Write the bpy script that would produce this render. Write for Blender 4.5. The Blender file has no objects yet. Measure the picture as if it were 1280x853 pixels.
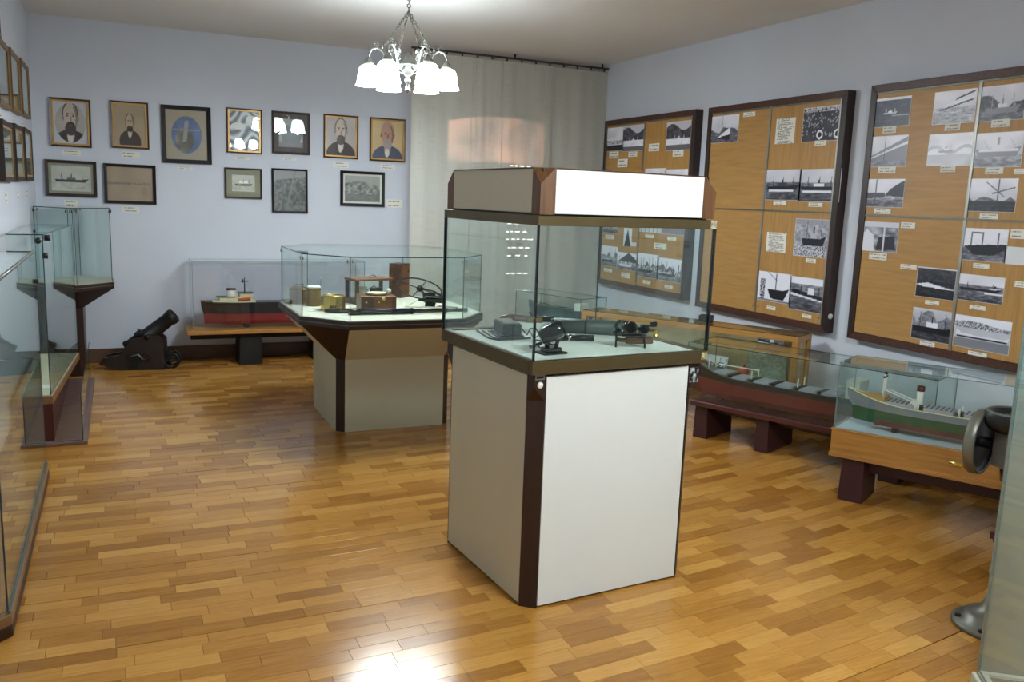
import bpy, bmesh, math, random
import numpy as np
from mathutils import Vector, Matrix
from math import pi, sin, cos, radians

C = bpy.context.scene.collection
SC = bpy.context.scene

# ------------------------------------------------------------------ camera, world, light, exposure
cam_data = bpy.data.cameras.new('camera')
cam = bpy.data.objects.new('camera', cam_data)
C.objects.link(cam)
cam_data.sensor_width = 36.0
cam_data.lens = 36.0 * 1068.5 / 1280.0
cam_data.clip_start = 0.02
yaw, pitch, roll = 0.43428, 0.16330, 0.03628
fwd = Vector((sin(yaw) * cos(pitch), cos(yaw) * cos(pitch), -sin(pitch)))
right0 = Vector((cos(yaw), -sin(yaw), 0))
up0 = right0.cross(fwd)
cam_r = cos(roll) * right0 + sin(roll) * up0
cam_u = -sin(roll) * right0 + cos(roll) * up0
cam.matrix_world = Matrix(((cam_r.x, cam_u.x, -fwd.x, 0), (cam_r.y, cam_u.y, -fwd.y, 0), (cam_r.z, cam_u.z, -fwd.z, 1.6), (0, 0, 0, 1)))
SC.camera = cam

world = bpy.data.worlds.new('sky')
SC.world = world
world.use_nodes = True
world.node_tree.nodes['Background'].inputs[0].default_value = (0.75, 0.85, 1.0, 1)
world.node_tree.nodes['Background'].inputs[1].default_value = 1.0

sun_data = bpy.data.lights.new('sun', 'SUN')
sun_data.energy = 26.0
sun_data.angle = radians(0.5)
sun_data.color = (1.0, 0.92, 0.86)
sun = bpy.data.objects.new('sun', sun_data)
C.objects.link(sun)
sun.rotation_euler = (radians(-87.0), 0, 0)       # a low sun shining in through the shuttered window

BULB_POWER = 19.0            # each bulb of the chandelier in view
BULB_POWER_NEAR = 23.0       # each bulb of its twin over the camera's end of the room
BULB_COLOR = (0.90, 0.985, 1.0)
SHADE_GLOW = 21.0

SC.view_settings.view_transform = 'Standard'
SC.view_settings.look = 'None'
SC.view_settings.exposure = 0.08
SC.view_settings.gamma = 1.0
SC.cycles.transparent_max_bounces = 48
SC.cycles.max_bounces = 10
SC.cycles.sample_clamp_indirect = 10.0

random.seed(7)

# ------------------------------------------------------------------ helpers
def lin(c):
    return tuple(((v / 12.92) if v <= 0.04045 else ((v + 0.055) / 1.055) ** 2.4) for v in [x / 255.0 for x in c])

def nt(name):
    m = bpy.data.materials.new(name)
    m.use_nodes = True
    t = m.node_tree
    return m, t, t.nodes['Principled BSDF']

def mat(name, rgb, rough=0.5, metal=0.0, vary=0.0, scale=8.0, bump=0.0, spec=0.5, coat=0.0, stretch=(1, 1, 1)):
    m, t, b = nt(name)
    b.inputs['Roughness'].default_value = rough
    b.inputs['Metallic'].default_value = metal
    b.inputs['Specular IOR Level'].default_value = spec
    b.inputs['Coat Weight'].default_value = coat
    b.inputs['Coat Roughness'].default_value = 0.12
    c = lin(rgb)
    b.inputs['Base Color'].default_value = (*c, 1)
    if vary > 0 or bump > 0:
        tc = t.nodes.new('ShaderNodeTexCoord')
        mp = t.nodes.new('ShaderNodeMapping')
        mp.inputs['Scale'].default_value = stretch
        t.links.new(tc.outputs['Object'], mp.inputs['Vector'])
        n = t.nodes.new('ShaderNodeTexNoise')
        n.inputs['Scale'].default_value = scale
        n.inputs['Detail'].default_value = 5
        n.inputs['Roughness'].default_value = 0.6
        t.links.new(mp.outputs['Vector'], n.inputs['Vector'])
        if vary > 0:
            r = t.nodes.new('ShaderNodeValToRGB')
            r.color_ramp.elements[0].position = 0.3
            r.color_ramp.elements[1].position = 0.7
            r.color_ramp.elements[0].color = (*[x * (1 - vary) for x in c], 1)
            r.color_ramp.elements[1].color = (*[min(1, x * (1 + vary)) for x in c], 1)
            t.links.new(n.outputs['Fac'], r.inputs['Fac'])
            t.links.new(r.outputs['Color'], b.inputs['Base Color'])
        if bump > 0:
            bp = t.nodes.new('ShaderNodeBump')
            bp.inputs['Strength'].default_value = bump
            bp.inputs['Distance'].default_value = 0.004
            t.links.new(n.outputs['Fac'], bp.inputs['Height'])
            t.links.new(bp.outputs['Normal'], b.inputs['Normal'])
    return m

def wood(name, rgb, axis='x', rough=0.4, vary=0.35, coat=0.0, scale=6.0, rand=0.0):
    st = {'x': (0.6, 9, 9), 'y': (9, 0.6, 9), 'z': (9, 9, 0.6)}[axis]
    return mat(name, rgb, rough, vary=vary, scale=scale, bump=0.05, coat=coat, stretch=st)

def glass_mat(name, tint, ior=1.45, dirt=0.0):
    m = bpy.data.materials.new(name)
    m.use_nodes = True
    t = m.node_tree
    t.nodes.clear()
    out = t.nodes.new('ShaderNodeOutputMaterial')
    tr = t.nodes.new('ShaderNodeBsdfTransparent')
    tr.inputs[0].default_value = (*tint, 1)
    gl = t.nodes.new('ShaderNodeBsdfGlossy')
    gl.inputs['Roughness'].default_value = 0.0
    gl.inputs['Color'].default_value = (0.95, 1.0, 0.98, 1)
    fr = t.nodes.new('ShaderNodeFresnel')
    fr.inputs['IOR'].default_value = ior
    mx = t.nodes.new('ShaderNodeMixShader')
    # the same Fresnel on front and back faces of a thin sheet
    geo = t.nodes.new('ShaderNodeNewGeometry')
    inv = t.nodes.new('ShaderNodeMix')
    inv.data_type = 'FLOAT'
    inv.inputs[2].default_value = ior
    inv.inputs[3].default_value = 1.0 / ior
    t.links.new(geo.outputs['Backfacing'], inv.inputs[0])
    t.links.new(inv.outputs[0], fr.inputs['IOR'])
    t.links.new(fr.outputs[0], mx.inputs[0])
    t.links.new(tr.outputs[0], mx.inputs[1])
    t.links.new(gl.outputs[0], mx.inputs[2])
    last = mx
    if dirt > 0:
        df = t.nodes.new('ShaderNodeBsdfDiffuse')
        df.inputs[0].default_value = (0.7, 0.8, 0.8, 1)
        m2 = t.nodes.new('ShaderNodeMixShader')
        m2.inputs[0].default_value = dirt
        t.links.new(mx.outputs[0], m2.inputs[1])
        t.links.new(df.outputs[0], m2.inputs[2])
        last = m2
    t.links.new(last.outputs[0], out.inputs[0])
    return m

class MB:
    """collects faces, then becomes one mesh object"""
    def __init__(s):
        s.v, s.f, s.mi, s.sm = [], [], [], []
    def add(s, vs, fs, mi=0, smooth=False):
        o = len(s.v)
        s.v += [tuple(x) for x in vs]
        for k, f in enumerate(fs):
            s.f.append([o + i for i in f])
            s.mi.append(mi[k] if isinstance(mi, (list, tuple)) else mi)
            s.sm.append(smooth)
        return s
    def box(s, x0, x1, y0, y1, z0, z1, mi=0, m=None):
        vs = [(x0, y0, z0), (x1, y0, z0), (x1, y1, z0), (x0, y1, z0), (x0, y0, z1), (x1, y0, z1), (x1, y1, z1), (x0, y1, z1)]
        if m is not None:
            vs = [m @ Vector(v) for v in vs]
        return s.add(vs, [(3, 2, 1, 0), (4, 5, 6, 7), (0, 1, 5, 4), (1, 2, 6, 5), (2, 3, 7, 6), (3, 0, 4, 7)], mi)
    def prism(s, pts, z0, z1, pts2=None, mi=0):
        n = len(pts)
        p2 = pts2 or pts
        vs = [(p[0], p[1], z0) for p in pts] + [(p[0], p[1], z1) for p in p2]
        fs = [list(range(n))[::-1], list(range(n, 2 * n))] + [(i, (i + 1) % n, n + (i + 1) % n, n + i) for i in range(n)]
        return s.add(vs, fs, mi)
    def tube(s, pts, r, n=8, mi=0, cap=True, smooth=True):
        pts = [Vector(p) for p in pts]
        rs = r if isinstance(r, (list, tuple)) else [r] * len(pts)
        rings, ref = [], None
        for i, p in enumerate(pts):
            a = pts[max(0, i - 1)]
            b = pts[min(len(pts) - 1, i + 1)]
            d = (b - a).normalized() if (b - a).length > 1e-9 else Vector((0, 0, 1))
            if ref is None:
                ref = Vector((0, 0, 1)) if abs(d.z) < 0.9 else Vector((1, 0, 0))
            x = d.cross(ref).normalized()
            y = d.cross(x).normalized()
            rings.append([p + rs[i] * (cos(2 * pi * k / n) * x + sin(2 * pi * k / n) * y) for k in range(n)])
        vs = [v for ring in rings for v in ring]
        fs = []
        for i in range(len(pts) - 1):
            for k in range(n):
                fs.append((i * n + k, i * n + (k + 1) % n, (i + 1) * n + (k + 1) % n, (i + 1) * n + k))
        if cap:
            fs.append(list(range(n))[::-1])
            fs.append([(len(pts) - 1) * n + k for k in range(n)])
        return s.add(vs, fs, mi, smooth)
    def lathe(s, prof, n=24, m=None, mi=0, smooth=True, closed=False):
        vs = []
        for r, z in prof:
            for k in range(n):
                vs.append((r * cos(2 * pi * k / n), r * sin(2 * pi * k / n), z))
        if m is not None:
            vs = [m @ Vector(v) for v in vs]
        fs = []
        for i in range(len(prof) - 1):
            for k in range(n):
                fs.append((i * n + k, i * n + (k + 1) % n, (i + 1) * n + (k + 1) % n, (i + 1) * n + k))
        if closed:
            fs.append(list(range(n))[::-1])
            fs.append([(len(prof) - 1) * n + k for k in range(n)])
        return s.add(vs, fs, mi, smooth)
    def ball(s, c, r, n=10, mi=0, sc=(1, 1, 1)):
        prof = [(max(1e-4, sin(pi * i / n)) , -cos(pi * i / n)) for i in range(n + 1)]
        m = Matrix.Translation(Vector(c)) @ Matrix.Diagonal((r * sc[0], r * sc[1], r * sc[2], 1))
        return s.lathe(prof, 2 * n, m, mi)
    def torus(s, c, R, r, ax='z', n=32, k=8, mi=0, a0=0, a1=2 * pi, m=None):
        pts = []
        full = abs(a1 - a0 - 2 * pi) < 1e-6
        for i in range(n + 1):
            a = a0 + (a1 - a0) * i / n
            p = {'z': (R * cos(a), R * sin(a), 0), 'x': (0, R * cos(a), R * sin(a)), 'y': (R * cos(a), 0, R * sin(a))}[ax]
            p = Vector(p)
            if m is not None:
                p = m @ p
            pts.append(p + Vector(c))
        return s.tube(pts, r, k, mi, cap=not full)
    def build(s, name, mats, parent=None, bevel=0.0, seg=1):
        me = bpy.data.meshes.new(name)
        me.from_pydata(s.v, [], s.f)
        for m in (mats if isinstance(mats, (list, tuple)) else [mats]):
            me.materials.append(m)
        me.polygons.foreach_set('material_index', s.mi)
        me.polygons.foreach_set('use_smooth', s.sm)
        me.update()
        o = bpy.data.objects.new(name, me)
        C.objects.link(o)
        if parent is not None:
            o.parent = parent
        if bevel > 0:
            md = o.modifiers.new('bevel', 'BEVEL')
            md.width = bevel
            md.segments = seg
            md.limit_method = 'ANGLE'
        return o

def rot(axis, deg, loc=(0, 0, 0)):
    return Matrix.Translation(Vector(loc)) @ Matrix.Rotation(radians(deg), 4, axis)

def thing(name, label, cat, loc=(0, 0, 0), rz=0.0, group=None):
    o = bpy.data.objects.new(name, None)
    o.empty_display_size = 0.05
    C.objects.link(o)
    o.location = loc
    o.rotation_euler = (0, 0, radians(rz))
    return tag(o, label, cat, group)

def tag(o, label, cat, group=None):
    o['label'] = label
    o['category'] = cat
    if group:
        o['group'] = group
    return o

def structure(o):
    o['kind'] = 'structure'
    return o

def box(name, b, m, parent=None, bevel=0.0):
    return MB().box(*b).build(name, m, parent, bevel)

BOARD_PHOTOS = [
 (3,'small white ship on a dark sea','darksea',[4.151, 2.248, 0.284, 0.184]),
 (3,'close view of a tall ship bow','bow',[4.148, 2.0, 0.293, 0.198]),
 (3,'ship smoking beside a misty quay','quay',[4.14, 1.732, 0.299, 0.183]),
 (3,'liner tilted on a choppy sea','liner',[3.695, 2.243, 0.289, 0.194]),
 (3,'pale faded shoreline in fog','fog',[3.694, 1.994, 0.303, 0.192]),
 (3,'fishing vessel before dark hills','hills',[3.385, 2.241, 0.275, 0.197]),
 (3,'pale passenger steamer in profile','paleship',[3.375, 1.981, 0.295, 0.196]),
 (3,'harbour crane over still water','crane',[3.378, 1.726, 0.301, 0.189]),
 (3,'crew standing by deck machinery','machinery',[4.141, 1.448, 0.282, 0.194]),
 (3,'fast naval boat with white wake','wake',[3.683, 1.188, 0.279, 0.187]),
 (3,'black coaster moored under a cliff','moored',[3.678, 0.927, 0.286, 0.197]),
 (3,'freighter stern with tall derricks','stern',[3.388, 1.441, 0.282, 0.189]),
 (3,'long low tanker far at sea','tanker',[3.377, 1.187, 0.293, 0.156]),
 (3,'white barge before a hillside town','barge',[3.336, 0.926, 0.362, 0.191]),
 (2,'grounded bow before rounded hills','bowhill',[5.859, 2.239, 0.384, 0.218]),
 (2,'large crew group holding a lifebuoy','crew',[4.751, 2.212, 0.395, 0.242]),
 (2,'dark steamer, left of a pair','steamer',[5.101, 1.786, 0.374, 0.227]),
 (2,'white bridged steamer, right of a pair','steamer2',[4.73, 1.782, 0.401, 0.232]),
 (2,'ship arriving above a waving crowd','launch',[4.735, 1.406, 0.39, 0.273]),
 (2,'black hull and lighthouse on white sky','lighthouse',[5.101, 1.012, 0.362, 0.227]),
 (2,'loaded ship crossing grey waves','waves',[4.735, 0.995, 0.393, 0.247]),
 (1,'white gabled house by the water','house',[7.57, 2.239, 0.34, 0.229]),
 (1,'moored boat under dark trees','trees',[7.218, 2.233, 0.391, 0.245]),
 (1,'bright quay below a black wood','wood',[6.471, 2.217, 0.399, 0.254]),
 (1,'pale bay with a grey pier','pier',[6.81, 1.81, 0.345, 0.258]),
 (1,'empty pale sea horizon','horizon',[6.453, 1.802, 0.399, 0.247]),
 (1,'grey rigging in haze','rigging',[6.836, 1.436, 0.382, 0.179]),
 (1,'grey hull in haze','haze',[6.471, 1.436, 0.362, 0.186]),
 (1,'small dark tug near the top','tug',[7.558, 1.348, 0.292, 0.088]),
 (1,'tall pointed church spire','spire',[7.224, 1.279, 0.149, 0.18]),
 (1,'steam tug in a busy harbour','harbour',[7.56, 1.071, 0.331, 0.205]),
 (1,'white motor boat below a steep peak','peak',[7.205, 1.043, 0.376, 0.17]),
 (1,'sailing boats crowding a port','port',[6.851, 1.031, 0.373, 0.225]),
 (1,'port town with tall masts','masts',[6.482, 1.022, 0.411, 0.209]),
]
BOARD_PAPERS = [
 (3,'blank white paper sheet at the right edge of the nearest board','blank',[3.188, 1.393, 0.133, 0.099]),
 (2,'tall typed sheet of text high on the middle board','sheet',[5.126, 2.184, 0.204, 0.186]),
 (2,'tall typed sheet of text low on the middle board','sheet',[5.122, 1.355, 0.214, 0.148]),
 (3,'caption card below photo: small white ship on a dark sea','card',[4.157, 2.137, 0.107, 0.044]),
 (3,'caption card below photo: close view of a tall ship bow','card',[4.145, 1.882, 0.141, 0.04]),
 (3,'caption card below photo: ship smoking beside a misty quay','card',[4.145, 1.615, 0.135, 0.035]),
 (3,'caption card below photo: liner tilted on a choppy sea','card',[3.69, 2.127, 0.107, 0.041]),
 (3,'caption card below photo: pale faded shoreline in fog','card',[3.688, 1.879, 0.104, 0.036]),
 (3,'caption card below photo: fishing vessel before dark hills','card',[3.381, 2.129, 0.114, 0.043]),
 (3,'caption card below photo: pale passenger steamer in profile','card',[3.383, 1.864, 0.113, 0.037]),
 (3,'caption card below photo: harbour crane over still water','card',[3.381, 1.605, 0.115, 0.031]),
 (3,'caption card below photo: crew standing by deck machinery','card',[4.143, 1.32, 0.146, 0.044]),
 (3,'caption card below photo: fast naval boat with white wake','card',[3.69, 1.067, 0.101, 0.025]),
 (3,'caption card below photo: black coaster moored under a cliff','card',[3.69, 0.808, 0.108, 0.031]),
 (3,'caption card below photo: freighter stern with tall derricks','card',[3.389, 1.32, 0.105, 0.027]),
 (3,'caption card below photo: long low tanker far at sea','card',[3.38, 1.076, 0.103, 0.024]),
 (3,'caption card below photo: white barge before a hillside town','card',[3.344, 0.802, 0.122, 0.032]),
 (3,'caption card at right edge beside the harbour crane photo','card',[3.229, 1.858, 0.065, 0.031]),
 (3,'caption card high beside the deck machinery photo','card',[3.931, 1.532, 0.108, 0.036]),
 (3,'caption card just above the blank white paper sheet','card',[3.19, 1.514, 0.088, 0.052]),
 (3,'caption card above left of the naval boat photo','card',[3.893, 1.271, 0.123, 0.03]),
 (3,'caption card at right edge beside the low tanker photo','card',[3.14, 1.238, 0.061, 0.032]),
 (2,'caption card below photo: large crew group holding a lifebuoy','card',[4.753, 2.08, 0.112, 0.036]),
 (2,'caption card below photo: dark steamer, left of a pair','card',[5.115, 1.652, 0.142, 0.033]),
 (2,'caption card below photo: white bridged steamer, right of a pair','card',[4.747, 1.645, 0.135, 0.029]),
 (2,'caption card below photo: ship arriving above a waving crowd','card',[4.742, 1.244, 0.099, 0.03]),
 (2,'caption card below photo: black hull and lighthouse on white sky','card',[5.112, 0.851, 0.095, 0.029]),
 (2,'caption card below photo: loaded ship crossing grey waves','card',[4.732, 0.839, 0.095, 0.026]),
 (2,'narrow title card beside the grounded bow photo','card',[5.547, 2.335, 0.14, 0.035]),
 (1,'caption card below photo: white gabled house by the water','card',[7.566, 2.085, 0.179, 0.065]),
 (1,'caption card below photo: moored boat under dark trees','card',[7.215, 2.081, 0.155, 0.048]),
 (1,'caption card below photo: bright quay below a black wood','card',[6.469, 2.066, 0.16, 0.058]),
 (1,'caption card below photo: grey rigging in haze','card',[6.841, 1.31, 0.141, 0.03]),
 (1,'caption card below photo: grey hull in haze','card',[6.479, 1.306, 0.133, 0.032]),
 (1,'caption card below photo: small dark tug near the top','card',[7.564, 1.264, 0.162, 0.041]),
 (1,'caption card below photo: steam tug in a busy harbour','card',[7.561, 0.926, 0.16, 0.035]),
 (1,'caption card below photo: white motor boat below a steep peak','card',[7.221, 0.904, 0.157, 0.05]),
 (1,'caption card below photo: sailing boats crowding a port','card',[6.84, 0.875, 0.13, 0.033]),
 (1,'caption card below photo: port town with tall masts','card',[6.479, 0.869, 0.125, 0.029]),
 (1,'caption card centred beneath two house and boat cards','card',[7.394, 2.001, 0.183, 0.08]),
 (1,'narrow title card topmost on the far board','card',[7.399, 2.396, 0.154, 0.034]),
 (1,'caption card left of the bright quay photo','card',[6.857, 2.132, 0.171, 0.069]),
 (1,'caption card right of the church spire photo','card',[7.103, 1.217, 0.083, 0.038]),
 (1,'larger caption card above the port town photos','card',[6.656, 1.227, 0.201, 0.057]),
]
FRAMES = [[-0.336, 2.124, 0.321, 0.408], [0.134, 2.136, 0.31, 0.407], [0.606, 2.081, 0.424, 0.513], [1.114, 2.148, 0.318, 0.409], [1.544, 2.157, 0.358, 0.394], [2.025, 2.153, 0.34, 0.414], [2.497, 2.151, 0.369, 0.423], [-0.35, 1.648, 0.403, 0.312], [0.121, 1.619, 0.427, 0.35], [1.099, 1.666, 0.337, 0.283], [1.529, 1.611, 0.339, 0.421], [2.245, 1.657, 0.45, 0.345]]
WALL_CARDS = [[-0.34, 1.87, 0.147, 0.046], [0.134, 1.878, 0.148, 0.055], [0.587, 1.786, 0.13, 0.026], [1.096, 1.899, 0.137, 0.026], [1.533, 1.913, 0.128, 0.023], [2.029, 1.884, 0.151, 0.054], [2.504, 1.888, 0.15, 0.048], [-0.359, 1.434, 0.11, 0.056], [0.119, 1.394, 0.14, 0.053], [2.576, 1.523, 0.17, 0.083]]

# ------------------------------------------------------------------ materials
M_wall = mat('wall_paint', (208, 213, 224), 0.85, vary=0.025, scale=1.5, bump=0.03)
M_ceil = mat('ceiling_paint', (224, 221, 218), 0.9, vary=0.03, scale=0.8)
M_board_base = mat('baseboard_wood', (92, 66, 48), 0.45, vary=0.25)
M_dark = mat('dark_wood', (44, 24, 16), 0.38, vary=0.35, scale=5, stretch=(8, 8, 0.6), bump=0.04)
M_dark_h = mat('dark_wood_rail', (74, 42, 30), 0.38, vary=0.4, scale=5, stretch=(9, 0.6, 9), bump=0.05)
M_mid = mat('brown_corner_wood', (100, 66, 36), 0.4, vary=0.4, scale=7, stretch=(8, 8, 0.6), bump=0.05)
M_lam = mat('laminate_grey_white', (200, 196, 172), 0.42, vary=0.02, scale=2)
M_lam_lit = mat('laminate_lit_front', (222, 224, 218), 0.4, vary=0.01, scale=2)  # lighter copy of the laminate, for the front faces as the light shows them
M_trim = mat('bronze_trim', (96, 82, 52), 0.33, metal=0.55, vary=0.1)
M_black = mat('black_paint', (20, 19, 20), 0.4)
M_gloss = mat('gloss_black', (14, 14, 18), 0.15, coat=0.5)
M_cloth = mat('display_cloth', (214, 220, 208), 0.9, vary=0.04, scale=30)
M_cream = mat('display_cream', (200, 194, 176), 0.85, vary=0.05, scale=20)
M_glass = glass_mat('glass_sheet', (0.955, 0.985, 0.978))
M_glass_p = glass_mat('picture_glass', (0.97, 0.98, 0.98), 1.4)
M_glass_c = glass_mat('clear_sheet', (0.985, 0.985, 0.99))
M_gedge = mat('glass_edge', (38, 58, 58), 0.2)
M_gedge_l = mat('glass_edge_light', (120, 140, 138), 0.2)
M_steel = mat('steel', (150, 150, 145), 0.42, metal=0.9, vary=0.1)
M_grey = mat('grey_cast_metal', (112, 112, 102), 0.42, metal=0.55, vary=0.12, scale=14)
M_gun = mat('gun_metal', (46, 48, 48), 0.35, metal=0.6, vary=0.15)
M_brass = mat('brass', (196, 170, 84), 0.25, metal=0.95, vary=0.12)
M_brass_d = mat('old_brass', (132, 106, 62), 0.38, metal=0.8, vary=0.2)
M_chrome = mat('chrome', (210, 210, 208), 0.12, metal=1.0)
M_box = mat('mahogany_box', (112, 66, 36), 0.38, vary=0.3, scale=6, stretch=(0.6, 8, 8), bump=0.04)
M_box_d = mat('dark_mahogany', (70, 42, 30), 0.38, vary=0.3, scale=6, stretch=(0.6, 8, 8))
M_white = mat('white_enamel', (228, 228, 220), 0.4)
M_paper = mat('paper', (226, 224, 214), 0.8)
M_red_d = mat('dark_red_paint', (74, 24, 22), 0.4, vary=0.1)
M_red_h = mat('red_hull_paint', (128, 36, 34), 0.4, vary=0.12, scale=3)
M_bench = mat('plum_bench_wood', (74, 34, 32), 0.3, vary=0.25, stretch=(0.6, 8, 8), coat=0.2)
M_orange = mat('orange_oak', (176, 126, 62), 0.38, vary=0.2, scale=6, stretch=(0.6, 9, 9), bump=0.04)
M_orange_z = mat('orange_oak_upright', (174, 124, 60), 0.38, vary=0.2, scale=6, stretch=(9, 9, 0.6), bump=0.04)
M_curtain_rail = mat('curtain_rail_metal', (70, 68, 62), 0.4, metal=0.5)
M_iron = mat('cast_iron', (20, 20, 20), 0.55, metal=0.2, vary=0.2)
M_teal = mat('teal_hull_paint', (66, 88, 88), 0.5, vary=0.1)
M_green = mat('green_hull_paint', (38, 84, 52), 0.4, vary=0.08)
M_shipgrey = mat('ship_grey', (126, 134, 142), 0.5, vary=0.05)
M_deck = mat('deck_green', (86, 100, 82), 0.6, vary=0.1)
M_deck_g = mat('deck_grey', (106, 118, 116), 0.6, vary=0.1)
M_tan = mat('deck_tan', (176, 140, 84), 0.6, vary=0.15)
M_shipcream = mat('ship_cream', (222, 218, 176), 0.5)
M_blueprint = mat('tray_paper', (190, 204, 214), 0.6)
M_shipblack = mat('ship_black', (24, 26, 30), 0.45)

def attr_mat(name, rough=0.5, spec=0.4, coat=0.0):
    m, t, b = nt(name)
    a = t.nodes.new('ShaderNodeAttribute')
    a.attribute_name = 'print'
    t.links.new(a.outputs['Color'], b.inputs['Base Color'])
    b.inputs['Roughness'].default_value = rough
    b.inputs['Specular IOR Level'].default_value = spec
    b.inputs['Coat Weight'].default_value = coat
    return m
M_print = attr_mat('printed_paper', 0.35, 0.5)
M_cardp = attr_mat('typed_card', 0.7, 0.3)

def floor_mat():
    m, t, b = nt('parquet')
    a = t.nodes.new('ShaderNodeAttribute')
    a.attribute_name = 'tone'
    geo = t.nodes.new('ShaderNodeNewGeometry')
    mp = t.nodes.new('ShaderNodeMapping')
    mp.inputs['Scale'].default_value = (2.2, 38, 1)
    sh = t.nodes.new('ShaderNodeVectorMath')
    sh.operation = 'ADD'
    sc = t.nodes.new('ShaderNodeVectorMath')
    sc.operation = 'SCALE'
    sc.inputs[3].default_value = 37.0
    t.links.new(a.outputs['Vector'], sc.inputs[0])
    t.links.new(geo.outputs['Position'], sh.inputs[0])
    t.links.new(sc.outputs[0], sh.inputs[1])
    t.links.new(sh.outputs[0], mp.inputs['Vector'])
    n = t.nodes.new('ShaderNodeTexNoise')
    n.inputs['Scale'].default_value = 3.0
    n.inputs['Detail'].default_value = 6
    n.inputs['Roughness'].default_value = 0.65
    t.links.new(mp.outputs[0], n.inputs['Vector'])
    mx = t.nodes.new('ShaderNodeMath')
    mx.operation = 'MULTIPLY_ADD'
    mx.inputs[1].default_value = 0.55
    t.links.new(n.outputs['Fac'], mx.inputs[0])
    ml = t.nodes.new('ShaderNodeMath')
    ml.operation = 'MULTIPLY'
    ml.inputs[1].default_value = 0.42
    t.links.new(a.outputs['Fac'], ml.inputs[0])
    t.links.new(ml.outputs[0], mx.inputs[2])
    r = t.nodes.new('ShaderNodeValToRGB')
    e = r.color_ramp.elements
    e[0].position, e[0].color = 0.06, (*lin((126, 80, 28)), 1)
    e[1].position, e[1].color = 0.95, (*lin((222, 172, 94)), 1)
    for p, c in ((0.32, (158, 106, 40)), (0.6, (190, 136, 60))):
        x = e.new(p)
        x.color = (*lin(c), 1)
    t.links.new(mx.outputs[0], r.inputs['Fac'])
    t.links.new(r.outputs['Color'], b.inputs['Base Color'])
    n2 = t.nodes.new('ShaderNodeTexNoise')
    n2.inputs['Scale'].default_value = 2.5
    n2.inputs['Detail'].default_value = 4
    t.links.new(geo.outputs['Position'], n2.inputs['Vector'])
    mr = t.nodes.new('ShaderNodeMapRange')
    mr.inputs[3].default_value = 0.13
    mr.inputs[4].default_value = 0.25
    t.links.new(n2.outputs['Fac'], mr.inputs[0])
    t.links.new(mr.outputs[0], b.inputs['Roughness'])
    b.inputs['Specular IOR Level'].default_value = 0.5
    return m
M_floor = floor_mat()

def curtain_mat():
    m = bpy.data.materials.new('linen_curtain')
    m.use_nodes = True
    t = m.node_tree
    t.nodes.clear()
    out = t.nodes.new('ShaderNodeOutputMaterial')
    tc = t.nodes.new('ShaderNodeTexCoord')
    fac = None
    for scale in ((120, 1, 1.6), (7, 1, 110)):
        mp = t.nodes.new('ShaderNodeMapping')
        mp.inputs['Scale'].default_value = scale
        t.links.new(tc.outputs['Object'], mp.inputs[0])
        n = t.nodes.new('ShaderNodeTexNoise')
        n.inputs['Scale'].default_value = 1.0
        n.inputs['Detail'].default_value = 3
        t.links.new(mp.outputs[0], n.inputs['Vector'])
        if fac is None:
            fac = n
        else:
            ad = t.nodes.new('ShaderNodeMath')
            ad.operation = 'ADD'
            t.links.new(fac.outputs['Fac'], ad.inputs[0])
            t.links.new(n.outputs['Fac'], ad.inputs[1])
            fac = ad
    r = t.nodes.new('ShaderNodeValToRGB')
    r.color_ramp.elements[0].position = 0.7
    r.color_ramp.elements[1].position = 1.3
    r.color_ramp.elements[0].color = (*lin((206, 205, 195)), 1)
    r.color_ramp.elements[1].color = (*lin((218, 217, 207)), 1)
    hf = t.nodes.new('ShaderNodeMath')
    hf.operation = 'MULTIPLY'
    hf.inputs[1].default_value = 1.0
    t.links.new(fac.outputs[0], hf.inputs[0])
    t.links.new(hf.outputs[0], r.inputs[0])
    d = t.nodes.new('ShaderNodeBsdfDiffuse')
    tl = t.nodes.new('ShaderNodeBsdfTranslucent')
    t.links.new(r.outputs[0], d.inputs[0])
    t.links.new(r.outputs[0], tl.inputs[0])
    m1 = t.nodes.new('ShaderNodeMixShader')
    m1.inputs[0].default_value = 0.35
    t.links.new(d.outputs[0], m1.inputs[1])
    t.links.new(tl.outputs[0], m1.inputs[2])
    t.links.new(m1.outputs[0], out.inputs[0])
    return m
M_curtain = curtain_mat()

def veneer_mat(name, axis):
    return mat(name, (174, 130, 70), 0.45, vary=0.16, scale=5, stretch={'y': (0.7, 9, 9), 'z': (9, 9, 0.7)}[axis])
M_ven_h = veneer_mat('oak_veneer_flat', 'y')
M_ven_v = veneer_mat('oak_veneer_upright', 'z')

def emit_mat(name, rgb, strength):
    m, t, b = nt(name)
    b.inputs['Base Color'].default_value = (*lin(rgb), 1)
    b.inputs['Emission Color'].default_value = (*lin(rgb), 1)
    b.inputs['Emission Strength'].default_value = strength
    b.inputs['Roughness'].default_value = 0.3
    return m
M_shade = emit_mat('lit_milk_glass', (238, 249, 255), SHADE_GLOW)
M_bulb = emit_mat('lit_bulb', (240, 250, 255), 40.0)

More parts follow.
